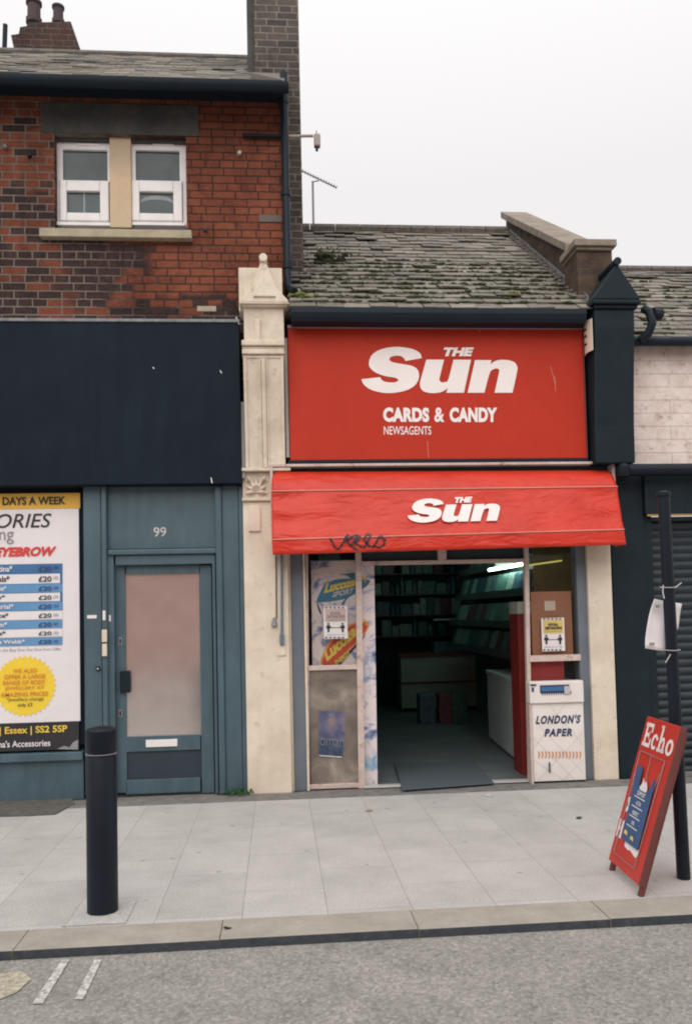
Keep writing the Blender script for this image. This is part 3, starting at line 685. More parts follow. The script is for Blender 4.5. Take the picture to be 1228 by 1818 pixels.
# console: S-profile projecting upwards
KX0, KX1, _, _ = R(434, 640, 505, 830, -.2)
KZ1 = P(470, 640, -.22).z; KZ0 = z832+.011
def con(t): return -.13-.15*(t**2)*(1.6-.6*t)      # t 0 bottom .. 1 top
N_ = 14; cw = KX1-KX0
def console(x0, x1, off, mb):
    pr = [(.1, KZ0), *[(con(i/N_)+off, KZ0+(KZ1-KZ0)*i/N_) for i in range(N_+1)], (.1, KZ1)]; mb.extx(pr, x0, x1)
cm = MB(); console(KX0, KX1, 0, cm); cm.build('console', 'cream_paint', pl, 0, False)
cm = MB()
for f0, f1 in ((.0, .075), (.395, .43), (.57, .605), (.925, 1.0)): console(KX0+cw*f0, KX0+cw*f1, -.016, cm)
cm.build('console_fillet', 'cream_paint', pl, .003)
cm = MB()
for f0 in (.5,):
    pts = [Vector((KX0+cw*f0, con(i/N_)-.0, KZ0+(KZ1-KZ0)*i/N_)) for i in range(N_+1)]; cm.tube(pts, .024, 10)
cm.build('console_reed', 'cream_paint', pl, 0, True)
tp = con(1)
_, _, zb0, zb1 = R(434, 606, 505, 648, -.28)
mo = MB(); hh = zb1-KZ1
for i, (o_, f0, f1) in enumerate(((.012, .0, .18), (.035, .2, .5), (.02, .52, .66), (.045, .68, 1.0))): mo.box(KX0-o_*.25, KX1+o_*.25, tp-o_, .1, KZ1+.001+hh*f0, KZ1+hh*f1)
mo.build('moulding', 'cream_paint', pl, .008)
FZ1 = P(468, 545, tp-.02).z
fx = R(433, 550, 504, 600, tp)
MB().box(fx[0], fx[1], tp+.0, .1, zb1+.001, FZ1).build('frieze_block', 'cream_paint', pl, .006)
pb('pipe_stub', 'cream_plaque', pl, 452, 566, 462, 607, tp-.03, .04, .008)
SZ1 = P(468, 536, tp-.08).z; sx_ = R(425, 530, 514, 545, tp-.06)
cs = MB(); cs.box(sx_[0]+.02, sx_[1]-.02, tp-.05, .1, FZ1+.001, FZ1+(SZ1-FZ1)*.5); cs.box(sx_[0], sx_[1], tp-.07, .1, FZ1+(SZ1-FZ1)*.5+.001, SZ1); cs.build('cap_cornice', 'cream_paint', pl, .01)
ap = P(467, 462, tp-.05); g0 = sx_[0]+.01; g1 = sx_[1]-.01; gm = (g0+g1)/2-.005
MB().ext([(g0, SZ1+.001), (g1, SZ1+.001), (g1-.005, SZ1+.03), (gm+.115, SZ1+.13), (gm+.035, ap.z-.05), (gm, ap.z), (gm-.035, ap.z-.05), (gm-.115, SZ1+.13), (g0+.005, SZ1+.03)], tp-.065, -.12).build('gable_cap', 'cream_paint', pl, .012)
MB().ext([(g0+.11, SZ1+.05), (g1-.11, SZ1+.05), (gm, ap.z-.14)], tp-.085, tp-.066).build('gable_panel', 'cream_paint', pl, .006)
MB().tube([(gm, tp-.095, ap.z+.01), (gm, -.1, ap.z+.01)], .036, 14).build('ridge_roll', 'cream_paint', pl, 0, True)
bx = R(424, 478, 501, 532, -.08)
MB().box(bx[0], bx[1], -.118, .06, SZ1+.002, bx[3]).build('rear_block', 'cream_paint', pl, .008)
tg = thing('thin_white_reveal', 'narrow white upright between the cream pillar console and the red sign', 'trim board', (.12, 0, 2.9))
MB().pbox(506, 600, 512, 812, -.11, .2).build('board', 'pvc_grey_edge', tg, .003)
# conduit, cable and junction on pillar
cab = MB(); a, b = P(490, 985, CY_-.01), P(491, 1098, CY_-.01); cab.tube([a, b], .005, 6); cab.build('cable', 'gutter_black', pl)
a, b = P(500, 975, CY_-.02), P(500.5, 1128, CY_-.02)
MB().tube([a, b], .012, 8).build('conduit', 'frame_grey', pl, 0, True)
v = P(500.5, 1135, CY_-.02); MB().box(v.x-.02, v.x+.02, CY_-.04, CY_, v.z-.05, v.z+.05).build('switch_box', 'frame_grey', pl, .008)
v = P(487, 1104, CY_-.02); MB().lathe(v, [(.004, -.05), (.03, -.035), (.022, 0), (.01, .04)], 10).build('cable_clip', 'lead', pl, 0, True)
pb('blank_plate', 'cream_paint', pl, 492, 1146, 507, 1164, CY_-.012, .012, .003)

# ================================================================== NEWSAGENT BUILDING
sh = thing('newsagent_shop', 'single-storey newsagent with mossy slate roof and open doorway, under the red sign', 'shop', (1.55, .5, 0))
SX0, SX1 = XR+.02, 3.3
# frames
def fp(name, mat, a, b, c, d, Y=0.0, dep=.1, par=sh, bev=.004): return pb(name, mat, par, a, b, c, d, Y, dep, bev)
def lean(name, mat, top, bot, y0, y1, Y, dep, par=sh, bev=.003):    # upright between two x-ranges given at top and bottom
    a, b = P(top[0], y0, Y), P(top[1], y0, Y); c, d = P(bot[0], y1, Y), P(bot[1], y1, Y)
    return MB().ext([(c.x, c.z), (d.x, d.z), (b.x, b.z), (a.x, a.z)], Y, Y+dep).build(name, mat, par, bev)
TOPY = 975
zbot = 0.0
def up(name, mat, xa, xb, Y=0.0, dep=.1, z1=None, z0=0.0, par=sh, bev=.004):  # xa,xb : averaged pixel x at mid-height 1190
    a, b = P(xa, 1190, Y).x, P(xb, 1190, Y).x; zt = z1 if z1 is not None else 2.4
    return MB().box(a, b, Y, Y+dep, z0, zt).build(name, mat, par, bev)
MB().box(px1+.001, P(519, 1190, -.0).x-.002, -.03, .12, 0, 2.4).build('reveal_strip', 'cream_paint', sh, .003)
up('frame_post', 'frame_grey', 519, 541, -.02, .14)
up('frame_edge', 'cream_paint', 541.2, 545.5, -.035, .1)
up('frame_post', 'frame_grey', 1029, 1048, -.02, .14)
up('pilaster', 'cream_shaft', 1048.3, 1091, -.06, .16)
# left display window (door leaf frame)
wd = fp('window', 'frame_pinkcream', 546, 1181, 634, 1189.5, -.005, .05)
lean('frame_stile', 'frame_pinkcream', (542.5, 546.5), (546, 550), 978, 1400, -.0, .05, wd)
lean('frame_stile', 'frame_pinkcream', (631, 641), (636.5, 648), 978, 1400, -.01, .06, wd)
fp('bottom_rail', 'frame_pinkcream', 549, 1392, 637, 1400, -.005, .05, wd)
fp('pane', 'clear_pane', 546, 990, 633, 1181, .02, .004, wd, 0)
lp = fp('pane', 'dirty_film_glass', 550, 1189.5, 637, 1392, .02, .01, wd, 0)
# faded magazine flyer behind the film
mf = thing('faded_flyer', 'small faded blue portrait flyer stuck low on the dirty left shop pane', 'flyer', P(590, 1345, .01))
fm = MB(); wpoly(fm, [(565, 1262), (615, 1264), (608, 1346), (566, 1342)], .016, .0); fm.build('sheet', 'portrait_print', mf)
fm = MB(); wpoly(fm, [(566.5, 1312), (611, 1317), (608.5, 1345), (566.5, 1341)], .013, 0); fm.build('caption_block', 'navy_print', mf)
fm = MB(); qtext(fm, 'oman', P(568, 1323, .011), P(610, 1326, .011), P(568, 1310, .011), lift=.001, bold=-.02); fm.build('lettering', 'ink_grey', mf)
fm = MB(); qtext(fm, '______', P(567, 1342, .011), P(607, 1345, .011), P(567, 1340.5, .011), lift=.001); fm.build('underline', 'paper_white', mf)
# transom over doorway
tr_ = fp('door_transom', 'frame_pinkcream', 642, 994, 931, 1001, -.01, .06)
fp('transom_stub', 'frame_pinkcream', 777, 960, 792, 993.5, -.02, .06, tr_, .008)
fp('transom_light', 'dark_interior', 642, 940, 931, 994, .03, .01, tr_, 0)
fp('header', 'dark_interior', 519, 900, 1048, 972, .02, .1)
lean('door_post', 'frame_pinkcream', (930, 938), (939, 945), 972, 1388, -.01, .06)
# right window
wr_ = fp('window', 'frame_pinkcream', 940, 1163, 1031, 1174, -.03, .06)
fp('pane', 'clear_pane', 938, 960, 1031, 1163, .02, .004, wr_, 0)
fp('pane', 'clear_pane', 940, 1174, 1031, 1380, .02, .004, wr_, 0)
# main envelope
env = MB(); env.box(SX0, SX0+.1, .14, 6.9, -.004, 4.3); env.box(SX1-.12, SX1-.02, .14, 6.9, -.004, 4.3); env.box(SX0+.1, SX1-.12, 6.8, 6.9, -.004, 3.2)
env.box(SX0+.1, SX1-.12, .14, 6.8, 2.62, 2.72)
env.build('interior_walls', 'interior_wall', sh)
MB().box(SX0, SX1-.02, .02, 6.9, -.005, -.001).build('interior_floor', 'interior_floor', sh)
MB().box(SX0, 3.17, -.045, .13, 2.4, 4.45).build('wall', 'dark_interior', sh)
ts = MB(); a, b = G(648, 1392), G(940, 1384); ts.box(P(645, 1385, 0).x, P(941, 1385, 0).x, -.05, .05, .0045, .02); ts.build('threshold', 'steel_plate', sh, .004)
# roof
ez = (P(515, 547, -.3).z+P(1035, 547, -.3).z)/2; ry = 2.5; rz = (P(540, 412, ry).z+P(890, 412, ry).z)/2
sl = slates(XR+.03, 3.0, -.27, ez, ry, rz, .165, .245, 11); roof = sl.build('roof', 'slate', sh)
MB().add([(XR, ry, rz), (3.0, ry, rz), (3.0, 5.0, rz-1.9), (XR, 5.0, rz-1.9)], [(0, 1, 2, 3)]).build('roof', 'slate', sh)
rt = MB()
for i in range(9):
    a = XR+.05+i*.315; rt.tube([(a, ry, rz+.03), (a+.305, ry, rz+.03)], .06, 8)
rt.build('ridge_tiles', 'slate', sh, 0, True)
gx0, gx1 = P(517, 560, -.3).x, P(1037, 560, -.3).x
_, _, q0, q1 = R(517, 548, 1037, 572, -.33)
gt = MB(); gt.extx([(-.24, q1), (-.36, q1), (-.362, q1-.05), (-.35, q0+.035), (-.33, q0), (-.24, q0)], gx0, gx1)
gt.build('gutter', 'gutter_black', sh, .004)

MB().box(gx0, 3.0, -.239, -.05, q0+.01, q0+.03).build('soffit', 'gutter_black', sh)
MB().box(XR+.02, gx0+.1, -.2, .02, q1-.02, q1+.02).build('lead_flashing', 'lead', sh)

# ================================================================== RED SIGN
SY = -.14
sg = thing('red_newsagent_sign', 'large flat red sign with white masthead lettering above the awning', 'shop sign', (1.5, SY, 3.0))
sx0, sx1, sz0, sz1 = R(513, 584, 1036.5, 815, SY)
# the panel follows the slight fall of the old fascia
MB().box(sx0, sx1, SY, -.05, sz0, sz1).build('panel', 'sign_red', sg, .003)
fr = MB(); fr.box(sx0-.004, sx1+.01, SY-.012, -.05, sz1+.001, sz1+.028); fr.build('top_trim', 'alu_trim', sg, .003)
MB().box(sx1+.001, sx1+.012, SY-.004, -.05, sz0, sz1).build('side_trim', 'board_wood', sg, .002)
MB().box(sx0-.02, sx1+.015, SY-.006, -.05, sz0-.03, sz0-.001).build('bottom_trim', 'gutter_black', sg, .003)
def cpx(x, y): return 620+x/3.8375, 600+y/3.8375
def wmap(x, y): return P(*cpx(x, y), SY)
O_ = wmap(82, 376); U_ = wmap(1143, 376)-O_; V_ = wmap(82, 60)-O_
U_ = Vector((U_.x, 0, U_.z)); V_ = Vector((V_.x, 0, V_.z))
m_ = MB(); logo(m_, O_, U_, V_); m_.build('masthead_lettering', 'white_vinyl', sg)
m_ = MB(); a, b, c = wmap(640, 126), wmap(846, 126), wmap(640, 66); qtext(m_, 'THE', a, b, c, lift=.006, bold=.06, shear=.25); m_.build('masthead_lettering', 'white_vinyl', sg)
m_ = MB(); qtext(m_, 'CARDS', wmap(230, 573), wmap(543, 574), wmap(229, 474), lift=.004, bold=.055, space=1.06); m_.build('lettering', 'white_vinyl', sg)
m_ = MB(); qtext(m_, '&', wmap(577, 574), wmap(646, 574), wmap(577, 474), lift=.004, bold=.03); m_.build('lettering', 'white_vinyl', sg)
m_ = MB(); qtext(m_, 'CANDY', wmap(681, 575), wmap(1005, 575), wmap(681, 474), lift=.004, bold=.055, space=1.06); m_.build('lettering', 'white_vinyl', sg)
m_ = MB(); qtext(m_, 'NEWSAGENTS', wmap(234, 660), wmap(556, 660), wmap(234, 602), lift=.004, bold=.008); m_.build('lettering', 'white_vinyl', sg)
m_ = MB()
for a, b, c, d in ((976, 650, 984, 680), (984, 668, 985, 694), (758, 783, 760, 812), (849, 582, 851, 590)):
    p0, p1 = P(a, b, SY-.003), P(c, d, SY-.003); o3 = Vector((.004, 0, 0)); m_.quad(p0, p1, p1+o3, p0+o3)
m_.build('scratch', 'canvas_seam', sg)

# ================================================================== AWNING
aw = thing('red_shop_awning', 'red canvas Dutch awning with white masthead and black graffiti over the shop doorway', 'awning', (1.5, -.1, 2.1))
AYB = -.13
a0 = P(478, 826, AYB-.02); a1 = P(1091, 822, AYB-.02); zt = (a0.z+a1.z)/2
MB().box(a0.x, a1.x, AYB-.03, -.055, zt-.012, zt+.012).build('housing_top', 'frame_pinkcream', aw, .003)
_, _, zl, _ = R(478, 828, 1091, 958, AYB)
xw = P(478, 900, AYB).x
MB().box(a0.x+.005, a0.x+.03, AYB-.03, -.055, zl, zt-.013).build('housing_side', 'frame_pinkcream', aw, .003)
MB().box(a1.x-.035, a1.x-.005, AYB-.03, -.055, zt-.2, zt-.013).build('housing_side', 'frame_pinkcream', aw, .003)
# canvas sections: (left px, right px, y depth)
secs = [((487, 838), (1077, 835), -.14), ((483, 850), (1088, 846), -.215), ((482, 872), (1095, 864), -.27), ((483, 958), (1107, 940), -.39)]
rowsv = []
for (l, r, Y) in secs:
    L_, R_ = P(*l, Y), P(*r, Y); z = (L_.z+R_.z)/2; z += 0; rowsv.append((L_.x, R_.x, Y, L_.z, R_.z))
vb = (P(484, 985, -.40), P(1111, 967, -.40)); rowsv.append((vb[0].x, vb[1].x, -.40, vb[0].z, vb[1].z))
NXC = 120
def crow(t):     # t in 0..4 along sections
    i = min(int(t), 3); f = t-i; A, B = rowsv[i], rowsv[i+1]; return [A[k]*(1-f)+B[k]*f for k in range(5)]
cv = MB(); ts_ = [0, .5, 1, 1.5, 2]+[2+i/12 for i in range(1, 13)]+[3.25, 3.5, 3.75, 4]
rn = random.Random(5); vs = []
for j, t in enumerate(ts_):
    r = crow(t)
    for i in range(NXC+1):
        u = i/NXC; x = r[0]*(1-u)+r[1]*u; z = r[3]*(1-u)+r[4]*u; y = r[2]
        if 2 < t < 3: y += (.005*sin(u*17+t*4)+.003*sin(u*41-t*11)+.010)*sin((t-2)*pi)+.016*math.exp(-((u-.03)/.05)**2)*sin((t-2)*12)+.012*math.exp(-((u-.97)/.05)**2)*sin((t-2)*10)
        if t > 3: y += .004*sin(u*40)*(t-3)
        vs.append((x, y, z))
fs = []
W_ = NXC+1
for j in range(len(ts_)-1):
    for i in range(NXC): fs.append((j*W_+i, (j+1)*W_+i, (j+1)*W_+i+1, j*W_+i+1))
cv.add(vs, fs); cvo = cv.build('canopy', 'awning_canvas', aw, 0, True)
sl_ = cvo.modifiers.new('thickness', 'SOLIDIFY'); sl_.thickness = .004; sl_.offset = -1
for sgn, idx in ((0, 0), (1, NXC)):
    prof = [vs[j*W_+idx] for j in range(len(ts_))]
    back = [(prof[-1][0]*.0+prof[0][0], -.14, prof[-1][2]), ]
    e_ = MB(); pts = [Vector(p) for p in prof]+[Vector((prof[-1][0], -.14, prof[-1][2]))]
    e_.add(pts, [tuple(range(len(pts))) if sgn else tuple(reversed(range(len(pts))))]); e_.build('end_panel', 'awning_canvas', aw)
def on_row(t, u, off=-.004):
    r = crow(t); return Vector((r[0]*(1-u)+r[1]*u, r[2]+off, r[3]*(1-u)+r[4]*u))
for t in (2, 3):
    s_ = MB(); s_.tube([on_row(t, i/60, -.006+(.0)) for i in range(61)], .006, 6); s_.build('seam', 'canvas_seam', aw, 0, True)
# masthead on the sloping face (plane a little proud of the canvas folds)
FA, FB = rowsv[2], rowsv[3]
def fpt(px, py):     # photograph pixel onto the sloping canvas face
    p0 = Vector((0, FA[2]-.012, (FA[3]+FA[4])/2)); d_ = Vector((0, FB[2]-FA[2], (FB[3]+FB[4]-FA[3]-FA[4])/2)).normalized(); n_ = Vector((0, d_.z, -d_.y))
    r = ray(px, py); c = Vector((0, -CAMD, CAMH)); t = (p0-c).dot(n_)/r.dot(n_); return c+r*t
O_ = fpt(723, 928.5); U_ = fpt(887, 924.5)-O_; V_ = fpt(724, 886)-O_
m_ = MB(); logo(m_, O_, U_, V_, .001); m_.build('masthead_lettering', 'white_vinyl', aw)
m_ = MB(); qtext(m_, 'THE', fpt(806.5, 893), fpt(838, 892), fpt(806.5, 883), lift=.002, bold=.06, shear=.25); m_.build('masthead_lettering', 'white_vinyl', aw)
# graffiti tag
gf = MB()
def spt(px, py):
    py = 949+(py-949)*.86
    return fpt(px, py) if py < 952 else P(px, py, -.402)+Vector((0, -.008, 0))
for st_ in ([(586, 957), (589, 963), (594, 975), (600, 979), (606, 972), (613, 955), (618, 949), (616, 960), (620, 970), (630, 978), (634, 980)],
            [(612, 964), (622, 955), (632, 950), (636, 958), (630, 966), (640, 974), (647, 975), (655, 958), (658, 950), (652, 948), (645, 958), (654, 972), (662, 975), (668, 964), (672, 954), (678, 953), (683, 960), (681, 970), (672, 976), (664, 972)],
            [(623, 972), (630, 960), (633, 950), (640, 953)]):
    for k in range(len(st_)-1):
        a, b = Vector(st_[k]), Vector(st_[k+1]); d_ = (b-a).normalized(); n2 = Vector((-d_.y, d_.x))*1.7
        a -= d_*.8; b += d_*.8
        q = [a+n2, b+n2, b-n2, a-n2]; gf.add([spt(*v) for v in q], [(0, 1, 2, 3)])
gf.build('graffiti_tag', 'graffiti', aw)

# ================================================================== PARTY PARAPET WALL
pw = thing('parapet_wall', 'sloping brick parapet with stone coping at the right edge of the mossy roof', 'parapet wall', (3.1, .5, 4.3))
ws = (rz-ez)/(ry+.27)
WX0, WX1 = 3.0, 3.24
topz = P(905, 376, ry).z; tf = P(1024, 447, .35)
pwm = MB(); pwm.extx([(.12, 4.2), (ry+.1, 4.2), (ry+.1, topz), (.35, tf.z-.0), (.12, tf.z-.08)], WX0, WX1); pwm.build('wall', 'sooty_brick', pw)
cp = MB(); n_ = 6
for i in range(n_):
    ta, tb = i/n_, (i+1)/n_-.004; ya, yb = .35+(ry+.18-.35)*ta, .35+(ry+.18-.35)*tb; za, zb = tf.z+(topz-tf.z)*ta, tf.z+(topz-tf.z)*tb
    cp.extx([(ya, za+.003), (yb, zb+.003), (yb, zb+.09), (ya, za+.09)], WX0-.05, WX1+.05)
cp.build('coping', 'coping_stone', pw, .012)
kz = (P(1058, 446, .0).z); kx0, kx1 = P(1024, 470, .0).x, P(1086, 470, .0).x
MB().box(kx0, kx1, .0, .349, 4.3, kz).build('kneeler', 'sooty_brick', pw)
c0, c1 = P(1018, 440, -.04).x, P(1093, 430, -.04).x; kt = P(1058, 427, -.04).z
kk = MB(); kk.box(c0+.03, c1-.03, -.03, .37, kz+.001, kz+.03); kk.box(c0, c1, -.06, .37, kz+.031, kz+.031+(kt-kz)*.75); kk.build('kneeler_cap', 'coping_stone', pw, .008)
lz = MB()
for i in range(9):
    ya = -.1+i*.29; yb = ya+.286; za = ez+(ya+.27)*ws; zb = ez+(yb+.27)*ws; lz.extx([(ya, za-.02), (yb, zb-.02), (yb, zb+.075+random.uniform(0, .01)), (ya, za+.075+random.uniform(0, .01))], WX0-.010, WX0-.002)
lz.build('flashing', 'lead', pw, .003)
mfl = MB()
for i in range(26):
    ya = -.15+i*.1; za = ez+(ya+.27)*ws; mfl.box(WX0-.09, WX0-.013, ya, ya+.102, za+.03, za+.07+random.uniform(0, .02))
mfl.build('mortar_fillet', 'render_grey', pw, .02)

# ================================================================== DARK PIER
dk = thing('dark_gabled_pier', 'dark green-black painted pier with gabled cap at the right end of the red sign', 'pillar', (3.2, 0, 0))
DX0, DX1 = P(1042, 700, -.1).x, P(1127, 700, -.3).x
DZ0 = P(1090, 820, -.3).z
nzp = 8
DTZ = P(1090, 548, -.36).z
tops = P(1131, 600, -.36).x
pr = [(.1, DZ0), (-.24, DZ0), (-.25, DZ0+.35), (-.28, DZ0+.7), (-.34, DTZ-.16), (-.345, DTZ), (.1, DTZ)]
MB().extx(pr, DX0, DX1).build('console', 'pier_black', dk, .01)
d0 = DX0-.03; d1 = P(1138, 545, -.4).x
cc = MB(); cc.box(d0+.02, d1-.02, -.37, .1, DTZ+.001, DTZ+.035); cc.box(d0, d1, -.40, .1, DTZ+.036, DTZ+.075); cc.build('cap_cornice', 'pier_black', dk, .012)
apz = P(1093, 468, -.38).z; mid = P(1093, 468, -.38).x
MB().ext([(d0+.005, DTZ+.076), (d1-.005, DTZ+.076), (d1-.02, DTZ+.11), (mid, apz), (d0+.02, DTZ+.11)], -.395, -.02).build('gable_cap', 'pier_black', dk, .01)
MB().tube([(mid, -.42, apz+.01), (mid, -.02, apz+.01)], .036, 12).build('ridge_roll', 'pier_black', dk, 0, True)
LX0, LX1 = P(1093, 1190, -.05).x, P(1152, 1190, -.05).x
MB().box(LX0, LX1, -.05, .2, 0, DZ0-.002).build('shaft', 'pier_black', dk, .006)
al = thing('torn_side_placard', 'small curved cream placard with black marks beside the red sign on the dark pier', 'placard', P(1043, 625, -.2))
a = [P(1032, 570, -.30), P(1053, 566, -.24), P(1055, 618, -.24), P(1035, 628, -.30)]
m_ = MB(); xx = DX0-.012
ac = MB(); pts = []
for i in range(7):
    t = i/6; pts.append((DX0-.03-.022*sin(t*pi), -.345+.2*t))
z1_, z0_ = P(1043, 568, -.3).z, P(1043, 624, -.3).z
for i in range(6): (xa, ya), (xb, yb) = pts[i], pts[i+1]; ac.hexa([(xa, ya, z0_), (xb, yb, z0_), (xb+.006, yb, z0_), (xa+.006, ya, z0_), (xa, ya, z1_), (xb, yb, z1_), (xb+.006, yb, z1_), (xa+.006, ya, z1_)])
ac.build('sheet', 'cream_plaque', al)
m_ = MB(); 
for fz in (.25, .5, .72): m_.box(DX0-.058, DX0-.052, -.27, -.22, z0_+(z1_-z0_)*fz, z0_+(z1_-z0_)*(fz+.06))
m_.build('dark_mark', 'ink_black', al); MB().box(DX0-.03, DX0-.001, -.26, -.24, z0_+.05, z1_-.05).build('bracket', 'lead', al)

# ================================================================== SHUTTERED SHOP (right)
rs = thing('shuttered_shop', 'closed shop with dark roller shutter under white painted brickwork at the right edge', 'shop', (5.2, .5, 0))
RXL, RXR = DX1-.1, 8.0
_, _, wz0_, wz1_ = R(1128, 616, 1228, 820, 0.0)
MB().box(RXL, RXR, 0.0, .2, wz0_-.05, wz1_+.1).build('wall', 'white_painted_brick', rs)
ez2 = P(1190, 600, -.2).z; ry2 = 2.5; rz2 = P(1170, 482, ry2).z
slates(3.24, RXR, -.15, ez2, ry2, rz2, .165, .245, 23).build('roof', 'slate', rs)
MB().add([(3.24, ry2, rz2), (RXR, ry2, rz2), (RXR, 5, rz2-1.9), (3.24, 5, rz2-1.9)], [(0, 1, 2, 3)]).build('roof', 'slate', rs)
rt = MB()
for i in range(15): a = 3.26+i*.315; rt.tube([(a, ry2, rz2+.02), (a+.305, ry2, rz2+.02)], .055, 8)
rt.build('ridge_tiles', 'slate', rs, 0, True)
gz = P(1180, 606, -.15).z
MB().tube([(DX1+.0, -.15, gz), (RXR, -.15, gz)], .048, 12).build('gutter', 'gutter_black', rs, 0, True)
sw_ = MB(); p_ = [P(1136, 604, -.2), P(1150, 592, -.25), P(1157, 575, -.28), P(1152, 555, -.25), P(1142, 548, -.2)]
sw_.tube(p_, .04, 10); v = P(1158, 556, -.24); sw_.tube([v, v+Vector((.09, .02, .0))], .05, 10); sw_.build('swan_neck', 'gutter_black', rs, 0, True)
tz = P(1180, 834, -.22).z; tx = P(1113, 834, -.22).x
MB().tube([(tx, -.22, tz), (RXR, -.22, tz)], .058, 16).build('blind_roller', 'cast_iron', rs, 0, True)
MB().lathe((tx-.04, -.22, tz-.06), [(.05, 0), (.062, .03), (.062, .09), (.04, .12)], 12).build('roller_bracket', 'cast_iron', rs, 0, True)
MB().box(LX1+.001, RXR, -.10, .1, P(1190, 912, -.1).z, wz0_-.051).build('shutter_box', 'pier_black', rs, .004)
shx0 = LX1+.001; shx1 = P(1160, 1190, -.0).x+.02
MB().box(shx0, shx1, -.03, .08, 0, P(1190, 914, 0).z).build('guide_rail', 'pier_black', rs, .004)
ztop = P(1190, 916, .03).z
pf = []; z = .0; p = .078
while z < ztop-.001:
    for t in range(6):
        tt = t/6; pf.append((.05-.018*sin(tt*pi), z+p*tt))
    z += p
pf = [(y, zz) for y, zz in pf if zz < ztop]
MB().extx([(.09, 0)]+pf+[(.09, ztop)], shx1+.001, RXR).build('roller_shutter', 'shutter_steel', rs)
pb('yellow_strip', 'yellow_strip', rs, 1148, 912, 1300, 915.5, -.105, .01, 0)
MB().box(shx0, RXR, -.04, .2, -.002, .03).build('sill', 'step_stone', rs)

# ================================================================== SHOP INTERIOR AND GOODS
dpn = thing('drinks_display_panel', 'tall icy blue and pink printed drinks panel standing behind the left pane', 'display panel', (P(610, 1385, .12).x, .12, 0))
DPY = .10
a, b = P(553, 1190, DPY).x, P(667, 1190, DPY).x; zt_ = P(610, 995, DPY).z
pa_ = P(552, 996, DPY); pb_ = P(664, 1003, DPY)
MB().ext([(a, 0), (P(670, 1388, DPY).x, 0), (pb_.x, zt_), (pa_.x, zt_)], DPY, DPY+.03).build('board', 'icy_print', dpn, .002)
def c7(x, y): return 540+x/8.657, 990+y/8.657
def dpoly(name, mat, pts, k=1, sm=True):
    m_ = MB(); wpoly(m_, [c7(*p) for p in (smooth_poly(pts) if sm else pts)], DPY-.003*k, 0); return m_.build(name, mat, dpn)
dpoly('swoosh', 'swoosh_teal', [(195, 670), (230, 560), (300, 440), (400, 365), (520, 330), (700, 325), (850, 330), (1000, 345), (985, 410), (900, 480), (760, 570), (600, 640), (400, 675), (260, 683)])
dpoly('swoosh_tail', 'swoosh_teal', [(530, 262), (620, 250), (720, 240), (790, 235), (800, 320), (710, 320), (650, 275)])
dpoly('swoosh_stem', 'swoosh_teal', [(640, 620), (700, 590), (640, 660), (600, 735), (570, 710)])
dpoly('dark_streak', 'swoosh_dark', [(190, 675), (215, 720), (265, 850), (245, 860), (210, 780)])
dpoly('red_oval', 'oval_orange', [(255, 1630), (300, 1450), (400, 1270), (560, 1110), (760, 1000), (930, 970), (990, 1010), (960, 1130), (820, 1310), (640, 1480), (480, 1640)])
dpoly('red_oval', 'oval_red', [(285, 1630), (325, 1470), (420, 1300), (580, 1140), (770, 1025), (925, 985), (970, 1015), (940, 1120), (800, 1290), (620, 1460), (455, 1638)], 2)
dpoly('black_band', 'swoosh_dark', [(470, 1640), (640, 1480), (820, 1310), (945, 1160), (900, 1260), (740, 1440), (560, 1640)], 2, False)
def dtext(mat, body, BL, BR, TL, k=3, **kw):
    m_ = MB(); qtext(m_, body, P(*c7(*BL), DPY-.003*k), P(*c7(*BR), DPY-.003*k), P(*c7(*TL), DPY-.003*k), lift=0, **kw); m_.build('lettering', mat, dpn)
dtext('letter_yellow', 'Lucozade', (300, 550), (940, 400), (330, 400), shear=.1, bold=.05)
dtext('letter_silver', 'SPORT', (422, 615), (748, 545), (445, 530), bold=.035, shear=.15)
dtext('letter_yellow', 'Lucozade', (330, 1618), (970, 1050), (290, 1420), bold=.05, shear=-.15)
dtext('letter_yellow', 'ENERGY', (490, 1660), (715, 1500), (460, 1590), bold=.03, shear=-.1)
dpoly('red_can', 'oval_red', [(850, 2870), (900, 2910), (900, 2960), (850, 2990)], 1)
for k_, (px_, py_) in enumerate(((660, 1170), (658, 1255), (655, 1320))):
    pass
